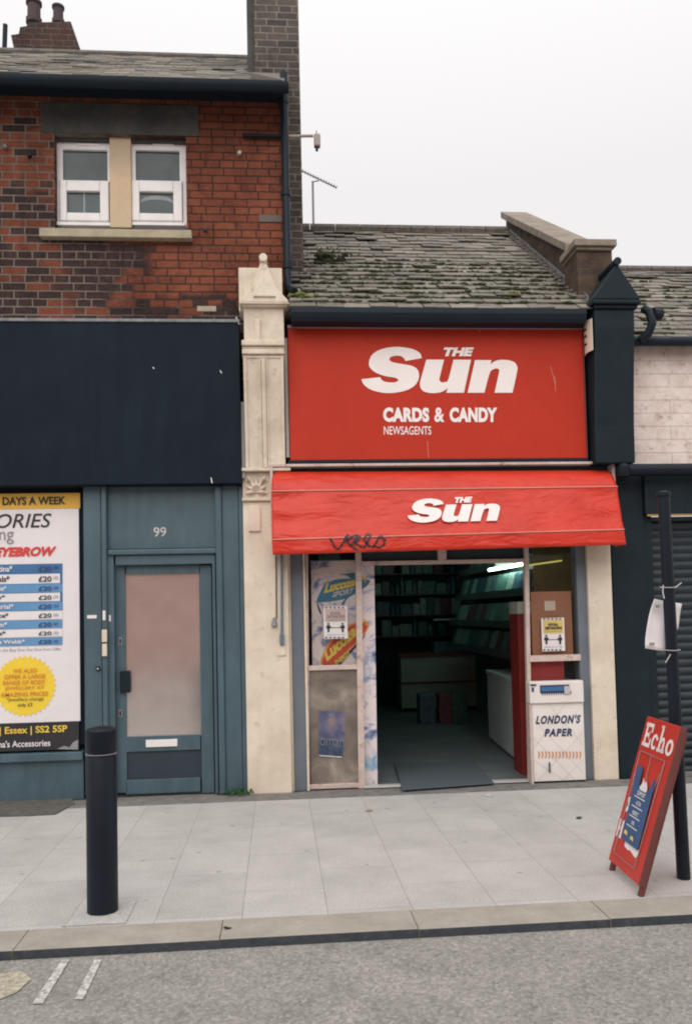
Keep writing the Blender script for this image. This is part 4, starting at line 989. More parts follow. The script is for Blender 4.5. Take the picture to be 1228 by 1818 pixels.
# notices
def notice(name, a, b, c, d, Y, hdr, lab, txt_mat):
    n = thing(name, lab, 'notice', P((a+c)/2, d, Y))
    pb('sheet', 'paper_white', n, a, b, c, d, Y, .0015, 0)
    pb('header_block', hdr, n, a+2.5, b+4, c-2.5, b+(d-b)*.47, Y-.003, .002, 0)
    h = d-b; w2 = c-a
    for r_ in (b+1, d-3.2):
        dm = MB()
        for i in range(5): x = a+2.5+i*(w2-5)/5; x0, x1, z0, z1 = R(x, r_, x+(w2-5)/9, r_+2, Y-.003); dm.box(x0, x1, Y-.004, Y-.002, z0, z1)
        dm.build('border_dashes', 'ink_black', n)
    t_ = MB(); wtext(t_, 'SOCIAL', a+w2*.28, b+h*.16, c-w2*.28, b+h*.24, Y-.003, bold=.05); t_.build('lettering', txt_mat, n); t_ = MB(); wtext(t_, 'DISTANCING', a+w2*.14, b+h*.26, c-w2*.12, b+h*.35, Y-.003, bold=.05); t_.build('lettering', txt_mat, n)
    t_ = MB(); wtext(t_, 'PLEASE KEEP YOUR', a+w2*.14, b+h*.38, c-w2*.12, b+h*.43, Y-.003); wtext(t_, 'DISTANCE AT ALL TIMES', a+w2*.12, d-h*.15, c-w2*.1, d-h*.10, Y-.001); t_.build('small_print', 'ink_grey', n)
    f_ = MB()
    for cx in (a+w2*.2, c-w2*.2):
        v = P(cx, b+h*.66, Y-.001); u = h*7.8/1500
        poly_on(f_, [(u*.035*cos(t), u*.125+u*.035*sin(t)) for t in [k*pi/5 for k in range(10)]], v, Vector((1, 0, 0)), Vector((0, 0, 1)), .001)
        poly_on(f_, [(-u*.06, u*.08), (-u*.07, -.02*u), (-u*.035, -.02*u), (-u*.03, -u*.14), (u*.03, -u*.14), (u*.035, -.02*u), (u*.07, -.02*u), (u*.06, u*.08)], v, Vector((1, 0, 0)), Vector((0, 0, 1)), .001)
    xa, xb, za, zb = R(a+w2*.33, b+h*.645, c-w2*.33, b+h*.665, Y-.002); f_.box(xa, xb, Y-.002, Y-.001, za, zb)
    for s_, xx in ((-1, xa), (1, xb)): poly_on(f_, [(0, .008), (s_*.012, 0), (0, -.008)], Vector((xx, Y-.001, (za+zb)/2)), Vector((1, 0, 0)), Vector((0, 0, 1)), .001)
    f_.build('distance_figures', 'ink_black', n)
notice('distancing_notice', 574.5, 1077, 616.5, 1134, .014, 'notice_pink', 'faded pink social distancing notice with two figures on the left pane over the drinks panel', 'ink_grey')
notice('distancing_notice', 961, 1097, 1001.5, 1156, .014, 'notice_yellow', 'yellow-headed social distancing notice with two figures on the right pane in front of brown card', 'ink_black')
cb_ = thing('cardboard_sheet', 'brown card sheet behind the upper right shop pane', 'cardboard sheet', P(980, 1162, .06))
pb('sheet', 'cardboard', cb_, 943, 1050, 1015, 1166, .06, .006, .001); pb('shipping_label', 'cream_plaque', cb_, 966, 1067, 985, 1084, .056, .002, 0)
tag(MB().pbox(938, 1168, 1001, 1240, .07, .02).build('red_display_card', 'display_red'), 'plain red card panel in the lower right shop pane above the newspaper bin', 'display card')
rp_ = thing('red_display_stand', 'narrow red display stand just inside the doorway by the right door post', 'display stand', (P(930, 1385, .3).x, .3, 0))
x0, x1 = P(921.5, 1190, .3).x, P(960, 1190, .3).x; zt_ = P(925, 1090, .3).z
MB().box(x0, x1, .3, .6, 0, zt_).build('stand_body', 'stand_red', rp_, .004); MB().box(x0, x1, .296, .6, zt_+.002, zt_+.12).build('header_card', 'counter_white', rp_, .003)
# entrance mat
mt = [G(700, 1356, .02), G(842, 1354, .02), G(877, 1392, .02), G(714, 1404, .02)]
m_ = MB(); m_.prism([v+Vector((0, 0, 0)) for v in mt], (0, 0, .012)); tag(m_.build('door_mat', 'mat_grey', None, .004), 'grey ribbed entrance mat lying skewed across the shop threshold', 'door mat')
# counter
ct = thing('shop_counter', 'pale fronted counter with dark red trim at the back of the shop', 'counter', (2.6, 5.9, 0))
cx0_, cx1_ = P(712, 1200, 5.8).x, P(862, 1200, 5.8).x
MB().box(cx0_, cx1_, 5.8, 6.3, .05, .44).build('lower_panel', 'counter_white', ct); MB().box(cx0_, cx1_, 5.8, 6.3, .47, .88).build('upper_panel', 'counter_white', ct)
MB().box(cx0_, cx1_, 5.785, 6.3, .441, .469).build('trim_strip', 'counter_trim', ct); MB().box(cx0_-.05, cx1_, 5.76, 6.35, .881, .93).build('worktop', 'counter_trim', ct)
bxs = [('dark blue carton on the floor in front of the shop counter', 760, 'magazine_ink_c'), ('dark red carton leaning by the shop counter', 795, 'magazine_ink_e'), ('grey-green carton on the floor at the right of the shop counter', 818, 'magazine_ink_f')]
for lb_, xx, mt_ in bxs:
    v = G(xx, 1285); tag(MB().box(v.x-.12, v.x+.1, v.y, v.y+.25, 0, .42).build('stock_carton', mt_, None, .01), lb_, 'carton')
# freezer
fz_ = thing('chest_freezer', 'white chest freezer along the right wall inside the shop', 'freezer', (2.7, 1.2, 0))
MB().prism([(2.43, .72, .03), (2.57, 2.6, .03), (3.05, 2.6, .03), (3.05, .72, .03)], (0, 0, .78)).build('cabinet', 'freezer_white', fz_, .02)
MB().prism([(2.42, .71, .813), (2.56, 2.62, .813), (3.06, 2.62, .813), (3.06, .71, .813)], (0, 0, .05)).build('lid', 'freezer_white', fz_, .015)
# magazine rack on right wall, tiers facing left/front
rk = thing('magazine_rack', 'tiered magazine rack on the right inside wall of the shop', 'rack', (3.0, 3.5, .9))
MB().box(3.12, 3.16, 1.2, 5.6, .9, 2.5).build('back_panel', 'shelf_metal', rk)
tiers = [(2.17, 2.95), (1.78, 2.86), (1.40, 2.77), (1.05, 2.7)]
mats_m = ['magazine_ink_%s' % c for c in 'abcdefg']
protos = {}
lbs = ['magazine in the brightly lit top tier of the wall rack', 'magazine in the second tier of the wall rack', 'magazine in the third tier of the wall rack', 'magazine in the dim lowest tier of the wall rack']
for ti, (z, x) in enumerate(tiers):
    MB().box(x-.05, 3.119, 1.25, 5.5, z-.02, z).build('shelf', 'shelf_metal', rk)
    MB().box(x-.05, x-.045, 1.25, 5.5, z, z+.07).build('lip', 'shelf_metal', rk)
    for k in range(15):
        mi = random.randrange(7)
        if mi not in protos:
            mb = MB(); mb.box(-.004, .004, -.11, .11, 0, .30); protos[mi] = mb.build('magazine', mats_m[mi], None, 0, False, True); o = protos[mi]
        else: o = protos[mi].copy(); COL.objects.link(o)
        o.location = (x-.01+random.uniform(0, .02), 1.45+k*.27+random.uniform(-.02, .02), z+.001); o.rotation_euler = (0, radians(18), random.uniform(-.08, .08)+radians(12))
        tag(o, lbs[ti], 'magazine', 'magazines on the wall rack')
# ceiling tubes
tb = thing('fluorescent_light', 'lit fluorescent tube over the magazine rack inside the doorway', 'light', (2.7, 2.2, 2.6))
p0, p1 = P(868, 1006, 2.6), P(925, 1000, 1.9)
p0, p1 = P(868, 1009, 3.2), P(925, 1002, 2.0); p0.z = p1.z; MB().tube([p0, p1], .02, 8).build('tube', 'tube_light', tb); MB().box(p1.x-.0, p1.x+.09, 1.98, 3.22, p1.z+.04, p1.z+.09).build('fitting', 'counter_white', tb)
t2 = thing('fluorescent_light', 'unseen green-white ceiling tube above the door transom, added as fill deep inside the shop', 'light', (.9, 4.0, 2.5))  # ceiling tube kept out of view, added to brighten the interior
q1_ = P(720, 984, 4.2); MB().tube([q1_+Vector((-.5, .2, 0)), q1_+Vector((.7, 0, 0))], .02, 8).build('tube', 'fill_tube_light', t2); MB().box(q1_.x-.55, q1_.x+.75, 4.15, 4.45, q1_.z+.04, q1_.z+.08).build('fitting', 'counter_white', t2)
tb = thing('fluorescent_light', 'yellowish glowing bar standing in for diffuse light behind the upper right shop pane', 'light', (2.8, .7, 2.4))  # glowing bar stands in for the diffuse yellow light behind the pane
zz = P(985, 1000, .8).z; xx = P(945, 1000, .8).x, P(1000, 1000, .8).x
MB().tube([(xx[0]-.1, 1.0, zz-.02), (xx[1], .85, zz+.03)], .009, 8).build('tube', 'yellow_glow_bar', tb); MB().box(xx[0]-.12, xx[1]+.02, .9, 1.0, zz+.05, zz+.09).build('fitting', 'counter_white', tb)
tag(MB().pbox(946, 940, 1022, 1058, 1.15, .02).build('glow_backing_card', 'olive_glow_card'), 'olive card added behind the upper right shop pane, coloured for a yellow glow', 'backing card')  # added card, its pale olive colour carries the yellow glow
# back wall shelving with goods
bs = thing('back_shelving', 'dark shelving with goods across the back wall of the shop', 'shelving', (1.8, 6.6, 0))
MB().box(.4, 3.1, 6.72, 6.78, 0, 2.6).build('back_panel', 'dark_interior', bs)
for z in (1.2, 1.55, 1.9, 2.25): MB().box(.4, 3.1, 6.35, 6.719, z-.02, z).build('shelf', 'shelf_metal', bs)
for zi, z in enumerate((1.2, 1.55, 1.9, 2.25)):
    x = .8
    while x < 2.95:
        ww = random.uniform(.08, .24); hh = random.uniform(.16, .3)
        if random.random() < .93:
            if random.random() < .35:
                ww = .085; o = MB().lathe((x+.04, 6.45, z+.001), [(.036, 0), (.038, .02), (.038, hh*.6), (.014, hh*.8), (.014, hh)], 12).build('packet', random.choice(mats_m), None, 0, True)
            else: o = MB().box(x, x+ww*.92, 6.4, 6.6, z+.001, z+hh).build('packet', random.choice(mats_m), None, .005)
            tag(o, 'dim packet or bottle on the %s shelf at the back of the shop' % ('lowest', 'second', 'third', 'top')[zi], 'packet', 'packets on the back shelving')
        x += ww
ls = thing('side_shelving', 'dim shelving of packets along the left inside wall of the shop', 'shelving', (.35, 4.0, 0))
MB().box(SX0+.101, SX0+.13, 2.2, 6.0, .3, 2.4).build('back_panel', 'shelf_metal', ls)
for zi, z in enumerate((.9, 1.3, 1.7, 2.1)):
    MB().box(SX0+.131, SX0+.62, 2.2, 6.0, z-.02, z).build('shelf', 'shelf_metal', ls)
    y = 2.3
    while y < 5.8:
        hh = random.uniform(.18, .33); ww = random.uniform(.18, .34)
        o = MB().box(SX0+random.uniform(.2, .35), SX0+.6, y, y+ww*.9, z+.001, z+hh).build('packet', random.choice(mats_m), None, .008)
        tag(o, 'shadowy packet on the %s shelf of the left inside wall' % ('lowest', 'second', 'third', 'top')[zi], 'packet', 'packets on the side shelving'); y += ww
# glass display on counter
gd = thing('counter_display', 'low glass sweet display with bright edges on the shop counter', 'display case', (2.9, 5.9, .93))
x0, x1 = P(768, 1100, 5.9).x, P(850, 1100, 5.9).x
MB().box(x0, x1, 5.85, 6.2, .931, 1.1).build('base', 'magazine_ink_c', gd); MB().box(x0, x1, 5.85, 6.2, 1.1, 1.45).build('glass_box', 'clear_pane', gd); MB().box(x0, x1, 5.84, 5.86, 1.45, 1.48).build('edge_rail', 'freezer_white', gd)

# ================================================================== NEWSPAPER BIN
bn = thing('newspaper_bin', 'white newspaper bin lettered with blue italics in front of the lower right pane', 'newspaper bin', (P(990, 1385, -.12).x, -.1, 0))
BY = -.13
bx0, bx1, _, bzt = R(941, 1209, 1035, 1300, BY); bz_m = P(985, 1248, BY).z; bz0 = .022
MB().box(bx0+.012, bx1, BY, -.035, bz0, bz_m-.003).build('lower_body', 'bin_white', bn, .006)
MB().box(bx0-.01, bx1, BY-.025, -.035, bz_m, bzt).build('hood', 'bin_white', bn, .01)
MB().box(bx0-.014, bx0+.008, BY-.01, -.036, .0, bz_m-.003).build('side_rail', 'frame_pinkcream', bn, .004)
ft = MB()
for xx in (bx0+.02, bx1-.03): ft.box(xx-.02, xx+.02, BY+.01, BY+.06, 0.0, bz0)
ft.build('foot', 'gutter_black', bn)
sk = pb('side_sticker', 'ink_navy', bn, 958, 1216, 1010, 1230, BY-.029, .003, 0)
zz_ = MB(); x0, x1, z0, z1 = R(960, 1229, 1014, 1235, BY-.029)
for i in range(13): t = x0+(x1-x0)*i/13; poly_on(zz_, [(t, z1+.005), (t+(x1-x0)/26, z0), (t+(x1-x0)/13, z1+.005)], Vector((0, BY-.028, 0)), Vector((1, 0, 0)), Vector((0, 0, 1)), .001)
zz_.build('zigzag_trim', 'ink_navy', bn)
pb('sticker_panel', 'table_deep_blue', bn, 960, 1219, 1000, 1227, BY-.033, .003, 0)
pb('sticker_panel', 'letter_silver', bn, 1001, 1218, 1011, 1232, BY-.034, .003, 0)
m_ = MB(); qtext(m_, "LONDON'S", P(950, 1286, BY), P(1030, 1284, BY), P(950, 1270.5, BY), bold=.045, shear=.28, space=1.2); m_.build('lettering', 'ink_navy', bn); m_ = MB(); qtext(m_, 'PAPER', P(965.5, 1308, BY), P(1015, 1307, BY), P(965.5, 1294, BY), bold=.05, shear=.2, space=1.2); m_.build('lettering', 'ink_navy', bn)
m_ = MB(); gzz = MB()
# lattice scored on the front
pts = [((941, 1350), (1000, 1385)), ((941, 1310), (1020, 1385)), ((973, 1250), (1034, 1322)), ((955, 1385), (1034, 1300)), ((941, 1330), (1002, 1250)), ((941, 1275), (1034, 1372)), ((1000, 1385), (1034, 1348)), ((990, 1300), (1034, 1250)), ((941, 1385), (952, 1372))]
for (a, b), (c, d) in pts:
    p0, p1 = P(a, b, BY-.003), P(c, d, BY-.003); n2 = Vector((p1.z-p0.z, 0, p0.x-p1.x)).normalized()*.0013
    for q in (p0, p1): q.x = min(max(q.x, bx0+.015), bx1-.002)
    m_.quad(p0-n2, p1-n2, p1+n2, p0+n2)
m_.build('lattice_line', 'pvc_grey_edge', bn)
m_ = MB(); o2 = MB()
for i in range(13):
    cx = 956+i*6.1; 
    pz = [P(cx+x, y, BY-.003) for x, y in ((-1, 1333), (1.2, 1336), (1.8, 1340), (1.2, 1344), (-1, 1347.5), (-1.5, 1346), (.0, 1340), (-1.6, 1335))]
    if pz[2].x > bx1-.004: break
    poly_on(m_, [(v.x, v.z) for v in pz], Vector((0, BY-.003, 0)), Vector((1, 0, 0)), Vector((0, 0, 1)), .001)
m_.build('curved_dashes', 'ink_orange', bn)
m_ = MB()
for a, b, c, d in ((941, 1218, 950, 1216), (943, 1222, 946, 1228), (975, 1355, 974, 1372)):
    p0, p1 = P(a, b, BY-.029), P(c, d, BY-.029); m_.box(min(p0.x, p1.x), max(p0.x, p1.x)+.006, BY-.031, BY-.026, min(p0.z, p1.z), max(p0.z, p1.z)+.008)
m_.build('scuff_mark', 'ink_navy', bn)

# ================================================================== BOLLARD
bo = P(181, 1618, -2.98); bl = thing('street_bollard', 'black cylindrical bollard with a pale ring near its top, before the teal door', 'bollard', (-.985, -2.98, 0))
br_ = .083; H_ = 1.005
MB().lathe((-.985, -2.98, 0), [(br_, 0.0), (br_, H_-.165), (br_-.006, H_-.155), (br_-.006, H_-.15)], 40).build('post', 'cast_iron', bl, 0, True)
MB().lathe((-.985, -2.98, 0), [(br_-.004, H_-.149), (br_+.001, H_-.146), (br_-.004, H_-.143)], 40).build('ring', 'alu_trim', bl, 0, True)
MB().lathe((-.985, -2.98, 0), [(br_-.004, H_-.142), (br_, H_-.13), (br_, H_-.018), (br_-.01, H_-.006), (br_-.03, H_), (.01, H_+.003)], 40).build('cap', 'cast_iron', bl, 0, True)
cl = MB(); v = (-.985, -2.98); tag(MB().box(v[0]-.17, v[0]+.16, v[1]-.205, v[1]+.14, .002, .006).build('mortar_patch', 'paving'), kind='structure')

# ================================================================== POLE + NOTICE
pxx, pyy = 2.343, -2.91
topv = P(1177, 878, pyy)
def pole_x(z): return pxx+(topv.x-pxx)*z/topv.z
po_ = thing('street_pole', 'short black steel pole at the kerb with paper tied round it, right edge', 'pole', (pxx, pyy, 0))
MB().tube([(pxx, pyy, 0), (topv.x, pyy, topv.z)], [.036, .035], 24).build('post', 'cast_iron', po_, 0, True)
MB().tube([(pxx, pyy, 0), (pole_x(1.0), pyy, 1.0)], .0385, 24).build('lower_sleeve', 'cast_iron', po_, 0, True)
MB().lathe((topv.x, pyy, topv.z), [(.041, -.01), (.041, .012), (.02, .02)], 20).build('cap', 'cast_iron', po_, 0, True)
pn = thing('paper_notice', 'crumpled white paper notice tied with string behind the black pole', 'notice', (pxx, pyy+.06, 1.4))
q = [P(1161, 1063, pyy+.06), P(1208, 1072, pyy+.075), P(1196, 1160, pyy+.05), P(1146, 1151, pyy+.035)]
m_ = MB(); n1, n2_ = 10, 10; vs = []
for j in range(n2_+1):
    for i in range(n1+1):
        u, v_ = i/n1, j/n2_; p = (q[0]*(1-u)+q[1]*u)*(1-v_)+(q[3]*(1-u)+q[2]*u)*v_
        p = p+Vector((-.012*sin(v_*pi)*(1-u)*1.2, .012*sin(u*5+v_*2)+.004*sin(v_*9), 0))
        if u > .75 and v_ > .5: p = p+Vector((-.02*(v_-.5)*2, 0, .02))
        vs.append(p)
fs = [(j*(n1+1)+i, (j+1)*(n1+1)+i, (j+1)*(n1+1)+i+1, j*(n1+1)+i+1) for j in range(n2_) for i in range(n1)]
m_.add(vs, fs); o = m_.build('sheet', 'paper_white', pn, 0, True); sm_ = o.modifiers.new('t', 'SOLIDIFY'); sm_.thickness = .001
m_ = MB(); qq = P(1167, 1076, pyy+.04); 
for a, b, c, d in ((1163, 1074, 1170, 1079), (1152, 1141, 1161, 1145)):
    x0, x1, z0, z1 = R(a, b, c, d, pyy+.03); m_.box(x0, x1, pyy+.03, pyy+.032, z0, z1)
m_.build('printed_mark', 'ink_grey', pn)
for py_ in (1042, 1154):
    m_ = MB(); zc = P(1185, py_, pyy-.04).z; cxp = pole_x(zc)
    for off in (0,): m_.tube([(cxp+.047*cos(t), pyy+.047*sin(t), zc+.004*sin(t)+off) for t in [k*pi/9 for k in range(19)]], .0018, 5)
    m_.build('string', 'string', pn, 0, True)
m_ = MB()
zc = P(1170, 1042, pyy-.04).z; cxp = pole_x(zc)
m_.tube([(cxp-.045, pyy-.03, zc+.01), (cxp-.05, pyy-.03, zc-.03), (cxp-.045, pyy-.035, zc-.07)], .003, 5)
m_.tube([(cxp+.03, pyy-.04, zc+.0), (cxp+.062, pyy-.04, zc+.022)], .0028, 5)
zc = P(1170, 1165, pyy-.04).z; cxp = pole_x(zc); m_.tube([(cxp-.03, pyy-.045, zc+.01), (cxp-.055, pyy-.03, zc-.04)], .003, 5)
m_.build('string_end', 'string', pn, 0, True)

# ================================================================== LEANING BOARD
F1 = Vector((1.967, -2.667, 0)); F2 = Vector((1.936, -3.181, 0)); T1 = Vector((2.262, -2.672, .925))
ab = thing('newspaper_board', 'red newspaper placard board with white slab lettering leaning on the black pole', 'placard board', (F1+F2)/2)
U_ = (F2-F1); W = U_.length; Un = U_.normalized(); Vn = (T1-F1); Vn = (Vn-Un*Vn.dot(Un)); Hb = Vn.length; Vn.normalize(); Nn = Un.cross(Vn)   # faces the viewer side (-x)
if Nn.x > 0: Nn = -Nn
def bp(u, v, n=0): return F1+Un*(u*W)+Vn*(v*Hb)+Nn*n
def bbox3(u0, u1, v0, v1, n0, n1):
    return [bp(u0, v0, n0), bp(u1, v0, n0), bp(u1, v0, n1), bp(u0, v0, n1), bp(u0, v1, n0), bp(u1, v1, n0), bp(u1, v1, n1), bp(u0, v1, n1)]
MB().hexa(bbox3(0, 1, .065, 1, -.018, 0)).build('panel', 'board_red', ab, .004)
for u0, u1 in ((0, .075), (.925, 1)): MB().hexa(bbox3(u0, u1, 0, .98, -.045, -.019)).build('leg', 'board_wood', ab, .003)
MB().hexa(bbox3(.076, .924, .12, .19, -.04, -.019)).build('cross_rail', 'board_wood', ab, .003); MB().hexa(bbox3(.076, .924, .9, .97, -.04, -.019)).build('cross_rail', 'board_wood', ab, .003)
MB().hexa(bbox3(.99, 1.012, .065, 1, -.03, .004)).build('edge_strip', 'board_wood', ab, .002)
# lettering helper on board
def btext(mat, body, u0, u1, v0, v1, n=.003, nm='lettering', **kw):
    m_ = MB(); uv, fs = text_mesh(body, **kw); m_.add([bp(u0+(u1-u0)*a, v0+(v1-v0)*b, n) for a, b in uv], fs); m_.build(nm, mat, ab)
def bpoly(mb, pts, n=.003):
    q = [bp(a, b, n) for a, b in pts]; t = tessellate_polygon([q]); mb.add(q, [tuple(x) for x in t])
# "Echo" slab-serif drawn as strokes: letter boxes in board coords
ec = MB(); v0, v1 = .815, .965
def S_(pts): bpoly(ec, pts)
def bx_(a, b, c, d): S_([(a, b), (c, b), (c, d), (a, d)])
# E
bx_(.10, v0+.0, .15, v1); bx_(.075, v0, .30, v0+.024); bx_(.075, v1-.024, .30, v1); bx_(.15, .878, .235, .902); bx_(.262, v0+.024, .30, v0+.055); bx_(.262, v1-.055, .30, v1-.024); bx_(.215, .866, .235, .914)
xh = v0+.093
def ring(cx, cz, rx, rz, tx, tz, a0=0, a1=2*pi, n=18):
    for i in range(n):
        a, b = a0+(a1-a0)*i/n, a0+(a1-a0)*(i+1)/n
        S_([(cx+rx*cos(a), cz+rz*sin(a)), (cx+rx*cos(b), cz+rz*sin(b)), (cx+(rx-tx)*cos(b), cz+(rz-tz)*sin(b)), (cx+(rx-tx)*cos(a), cz+(rz-tz)*sin(a))])
ring(.415, v0+.047, .085, .049, .05, .02, .7, 2*pi-.7); bx_(.455, v0+.06, .495, v0+.082)
bx_(.545, v0, .595, v1+.01); bx_(.52, v0, .62, v0+.02); bx_(.52, v1-.01, .58, v1+.01); ring(.635, v0+.055, .06, .038, .045, .02, 0, pi, 9); bx_(.65, v0, .695, v0+.056); bx_(.63, v0, .72, v0+.02)
ring(.84, v0+.047, .095, .05, .052, .021)
ec.build('masthead_lettering', 'white_vinyl', ab)
# wire clip frame
wf = MB()
def wl(pts, r=.003): wf.tube([bp(a, b, .007) for a, b in pts], r, 5)
wl([(.12, .78), (.84, .78), (.80, .13), (.14, .13), (.12, .78)]); wl([(.45, .78), (.47, .66), (.56, .5), (.58, .3)], .002); wl([(.12, .66), (.2, .5), (.3, .3)], .002); wl([(.8, .70), (.7, .5), (.76, .3)], .002)
wf.build('wire_clip', 'wire_grey', ab, 0, True)
pr_ = MB()
bpoly(pr_, [(.05, .225), (.085, .225), (.085, .27), (.145, .27), (.145, .225), (.2, .225), (.19, .335), (.145, .335), (.14, .295), (.085, .295), (.085, .335), (.05, .335)], .003)
bpoly(pr_, [(.10, .40), (.17, .39), (.215, .43), (.205, .47), (.16, .49), (.10, .47), (.15, .45), (.16, .43)], .003)
bpoly(pr_, [(.36, .205), (.50, .195), (.53, .205), (.74, .185), (.80, .225), (.79, .24), (.36, .24)], .003)
bpoly(pr_, [(.60, .43), (.64, .43), (.64, .6), (.62, .6)], .003)
pr_.build('remnant_lettering', 'white_vinyl', ab)
ff = thing('torn_blue_flyer', 'torn blue flyer with small white lines clipped on the red placard board', 'flyer', bp(.5, .25))
def fadd(name, mat, polys, n):
    m_ = MB()
    for p in polys: q = [bp(a, b, n) for a, b in p]; m_.add(q, [tuple(x) for x in tessellate_polygon([q])])
    m_.build(name, mat, ff)
fadd('sheet', 'flyer_blue', [[(.26, .235), (.78, .235), (.77, .45), (.76, .64), (.71, .66), (.64, .575), (.50, .56), (.36, .59), (.34, .68), (.30, .695), (.17, .685), (.20, .56), (.235, .40)]], .0115)
fadd('torn_white_area', 'paper_white', [[(.40, .575), (.44, .60), (.45, .64), (.50, .61), (.54, .625), (.60, .60), (.62, .575), (.60, .56), (.42, .56)]], .014)
def ftext(body, u0, u1, v0, v1, mat='paper_white', **kw):
    m_ = MB(); uv, fs = text_mesh(body, **kw); m_.add([bp(u0+(u1-u0)*a, v0+(v1-v0)*b, .0145) for a, b in uv], fs); m_.build('lettering', mat, ff)
ftext('SUPPORT', .38, .62, .525, .553, bold=.02); ftext('ACTIVE', .42, .56, .468, .492, bold=.02); ftext('RESPECT', .39, .57, .405, .430, bold=.02); ftext('ONE', .44, .52, .348, .372, bold=.02)
for v_ in (.51, .45, .39, .33): ftext('________', .32, .64, v_, v_+.006)
fadd('yellow_flash', 'notice_yellow', [[(.30, .275), (.42, .272), (.40, .295), (.32, .30)], [(.50, .268), (.62, .262), (.60, .285), (.53, .29)]], .0145)

# ================================================================== SMALL HIGH THINGS
brk = thing('wall_bracket_lamp', 'dark horizontal bracket with small beige fitting sticking out past the brick corner', 'bracket', P(500, 240, .0))
a, b = P(430, 240, .06), P(512, 240, .06); 
MB().tube([(a.x, .06, a.z), (b.x, .06, a.z), ], .018, 8).build('bar', 'gutter_black', brk, 0, True)
c, d = P(512, 241, .06), P(556, 243, .06); MB().tube([(b.x, .06, a.z), (d.x, .06, d.z+.01)], .014, 8).build('arm', 'fixture_beige', brk, 0, True)
v = P(562, 250, .06); h_ = MB().box(v.x-.025, v.x+.035, .03, .1, v.z-.06, v.z+.06).build('head', 'fixture_beige', brk, .012)
MB().tube([(v.x+.0, .06, v.z-.06), (v.x, .06, v.z-.10)], .012, 8).build('nozzle', 'gutter_black', brk); MB().tube([(v.x, .06, v.z+.06), (v.x, .06, v.z+.1)], .004, 6).build('aerial', 'gutter_black', brk)
an = thing('rooftop_aerial', 'thin television aerial on a mast behind the mossy roof ridge', 'aerial', P(556, 410, 3.2))
AY = 3.2; m_ = MB(); m_.tube([P(557, 430, AY), P(555, 322, AY)], .014, 6); m_.build('mast', 'antenna_metal', an)
p0, p1 = P(533, 302, AY), P(597, 333, AY); m_ = MB(); m_.tube([p0, p1], .010, 6); m_.tube([P(553, 323, AY), P(566, 321, AY)], .008, 6); m_.build('boom', 'antenna_metal', an)
m_ = MB()
for k in range(15):
    c = p0.lerp(p1, k/14); m_.tube([c+Vector((0, -.09, -.025)), c+Vector((0, .09, .03))], .006, 5)
m_.build('element', 'antenna_metal', an)
pole_r = P(556, 404, AY)

# moss on roofs, weeds
def blob(mb, c, r, rnd, flat=.55):
    bm = bmesh.new(); bmesh.ops.create_icosphere(bm, subdivisions=1, radius=1)
    k = len(mb.v)
    for v in bm.verts: s = r*rnd.uniform(.65, 1.25); mb.v.append(Vector(c)+Vector((v.co.x*s*1.3, v.co.y*s, v.co.z*s*flat)))
    for f in bm.faces: mb.f.append(tuple(v.index+k for v in f.verts))
    bm.free()
def moss(name, mat, n, x0, x1, ya, za, sl_, row, smin, smax, seed, bias=None):
    rnd = random.Random(seed); mb = MB(); dc = math.hypot(1, sl_)
    for i in range(n):
        r_ = rnd.random(); k = int((bias(r_) if bias else r_)*16); s = k*row-.02+rnd.uniform(-.03, .01); x = rnd.uniform(x0, x1)
        y = ya+s/dc; z = za+s*sl_/dc+.03; c = rnd.uniform(smin, smax)
        for q in range(rnd.randint(1, 3)): blob(mb, (x+rnd.uniform(-.05, .05), y, z), c*rnd.uniform(.5, 1), rnd)
    o = mb.build(name, mat, None, 0, True); return tag(o, kind='stuff')
o = moss('roof_moss', 'moss', 680, XR+.1, 2.9, -.27, ez, ws, .165, .010, .038, 4, lambda r: .08+.62*r); tag(o, 'dark moss clumps scattered along the slate courses over the newsagent', 'moss')
ws2 = (rz2-ez2)/(ry2+.15)
o = moss('roof_moss', 'moss', 160, 3.3, 5.2, -.15, ez2, ws2, .165, .012, .04, 8); tag(o, 'moss clumps on the slates of the roof at the right edge', 'moss')
rnd = random.Random(3)
def plant(name, lab, c, n, r, h, mat, leafs=.02):
    mb = MB()
    for i in range(n):
        t = rnd.uniform(0, 2*pi); rr = r*math.sqrt(rnd.random()); p = Vector(c)+Vector((rr*cos(t), rr*sin(t)*.5, 0)); hh = h*rnd.uniform(.3, 1)*(1-.5*rr/r)
        d = Vector((rnd.uniform(-.5, .5), rnd.uniform(-.6, .2), 1)).normalized(); s = Vector((rnd.uniform(-1, 1), rnd.uniform(-1, 1), rnd.uniform(-.4, .4))).normalized()*leafs*rnd.uniform(.5, 1.2)
        e_ = p+d*hh; mb.add([p-s*.1, p+s*.1, e_+s*.1, e_-s*.1], [(0, 1, 2, 3)]); 
        f = d*leafs*1.4; mb.add([e_, e_+s+f*.5, e_+f*1.4, e_-s+f*.5], [(0, 1, 2, 3)])
    return tag(mb.build(name, mat), lab, 'plant')
v = G(425, 1409); plant('wall_weed', 'small green weeds growing at the foot of the teal pilaster beside the cream pillar', (v.x, -.12, .004), 90, .13, .06, 'leaf', .016)
def onroof(px, py): # point of roof plane under pixel
    r = ray(px, py); n_ = Vector((0, -ws, 1)); p0 = Vector((0, -.27, ez)); c = Vector((0, -CAMD, CAMH)); t = (p0-c).dot(n_)/r.dot(n_); return c+r*t
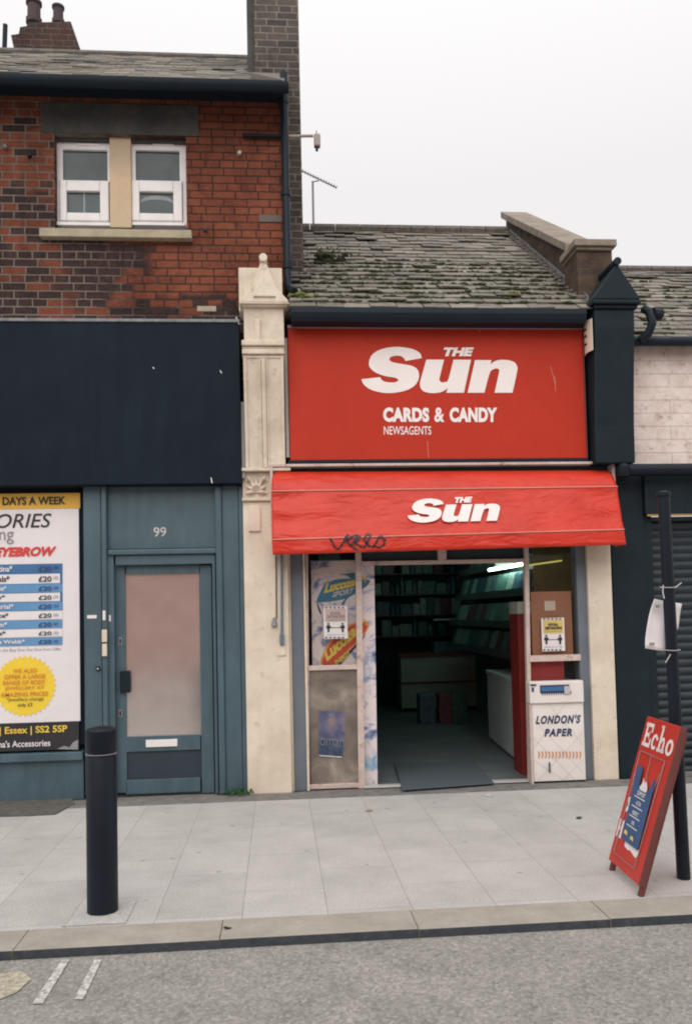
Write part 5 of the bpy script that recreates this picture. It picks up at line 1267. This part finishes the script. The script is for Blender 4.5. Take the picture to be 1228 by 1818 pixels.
for px_, py_, nn, rr, hh, mt_, lb_ in ((590, 470, 160, .16, .16, 'leaf', 'bushy dark weed growing on the mossy slates near the chimney'), (538, 532, 120, .13, .07, 'lichen', 'yellow-green moss cushion in the roof corner by the downpipe'), (909, 527, 60, .06, .04, 'lichen', 'bright green moss cushion on the lower right slates of the newsagent roof')):
    v = onroof(px_, py_)
    if 'weed' in lb_:
        mb = MB()
        for k in range(26): blob(mb, v+Vector((rnd.uniform(-.16, .16), rnd.uniform(-.03, .06), rnd.uniform(0, .12))), rnd.uniform(.02, .05), rnd, .9)
        for k in range(120):
            p = v+Vector((rnd.gauss(0, .11), rnd.uniform(-.06, .05), rnd.uniform(.0, .17))); s = Vector((rnd.uniform(-1, 1), rnd.uniform(-1, 1), rnd.uniform(-1, 1)))*.018; f = Vector((rnd.uniform(-1, 1), rnd.uniform(-1, 1), rnd.uniform(-.2, 1)))*.02
            mb.add([p, p+s+f*.5, p+f*1.3, p-s+f*.5], [(0, 1, 2, 3)])
        tag(mb.build('roof_weed', 'moss'), lb_, 'plant')
    else:
        mb = MB()
        for k in range(nn//5): blob(mb, v+Vector((rnd.gauss(0, rr*.5), rnd.gauss(0, .02), rnd.uniform(0, hh*.4)+.02)), rnd.uniform(.012, .03), rnd, .8)
        tag(mb.build('moss_cushion', mt_, None, 0, True), lb_, 'moss')

for (px_, py_), sz, lb_ in (((655, 1441), .035, 'small brown scrap of litter on the paving before the doorway'), ((1026, 1454), .03, 'dark scrap of litter on the paving left of the red board'), ((866, 1414), .02, 'tiny pale scrap of litter near the shop threshold'), ((404, 1651), .02, 'tiny dark scrap of litter on the kerb stone')):
    v = G(px_, py_); mb = MB(); pts = [v+Vector((sz*rnd.uniform(.6, 1.2)*cos(k*pi/3), sz*.6*rnd.uniform(.6, 1.2)*sin(k*pi/3), .006+.008*rnd.random())) for k in range(6)]
    mb.prism(pts, (0, 0, .003)); tag(mb.build('litter_scrap', 'yellow_strip' if 'brown' in lb_ else 'paper_white' if 'pale' in lb_ else 'ink_black'), lb_, 'litter')
# ================================================================== OPPOSITE SIDE OF THE STREET (seen in the frosted glass)
op = thing('opposite_terrace', 'pale red brick terrace across the road, mirrored in the frosted door glass', 'building', (0, -15, RZ))
wallb = MB(); xs = [-14+i*2.0 for i in range(15)]
wallb.box(-14, 14, -15.6, -15.0, RZ, 6.2); wallb.build('wall', 'opposite_brick', op)
for i in range(9):
    x = -12.5+i*3; f_ = MB(); f_.box(x, x+1.0, -15.0, -14.96, 3.6, 5.0); o = f_.build('window', 'pvc_white', op); MB().box(x+.08, x+.92, -14.96, -14.95, 3.68, 4.92).build('pane', 'house_glass', o)
MB().add([(-14, -14.8, 6.2), (14, -14.8, 6.2), (14, -17.5, 7.6), (-14, -17.5, 7.6)], [(3, 2, 1, 0)]).build('roof', 'slate', op)
tag(MB().box(-60, 60, -14.9, -11.4, -.4, .03).build('far_pavement', 'paving'), kind='structure')

bpy.data.objects.remove(_fo, do_unlink=True)
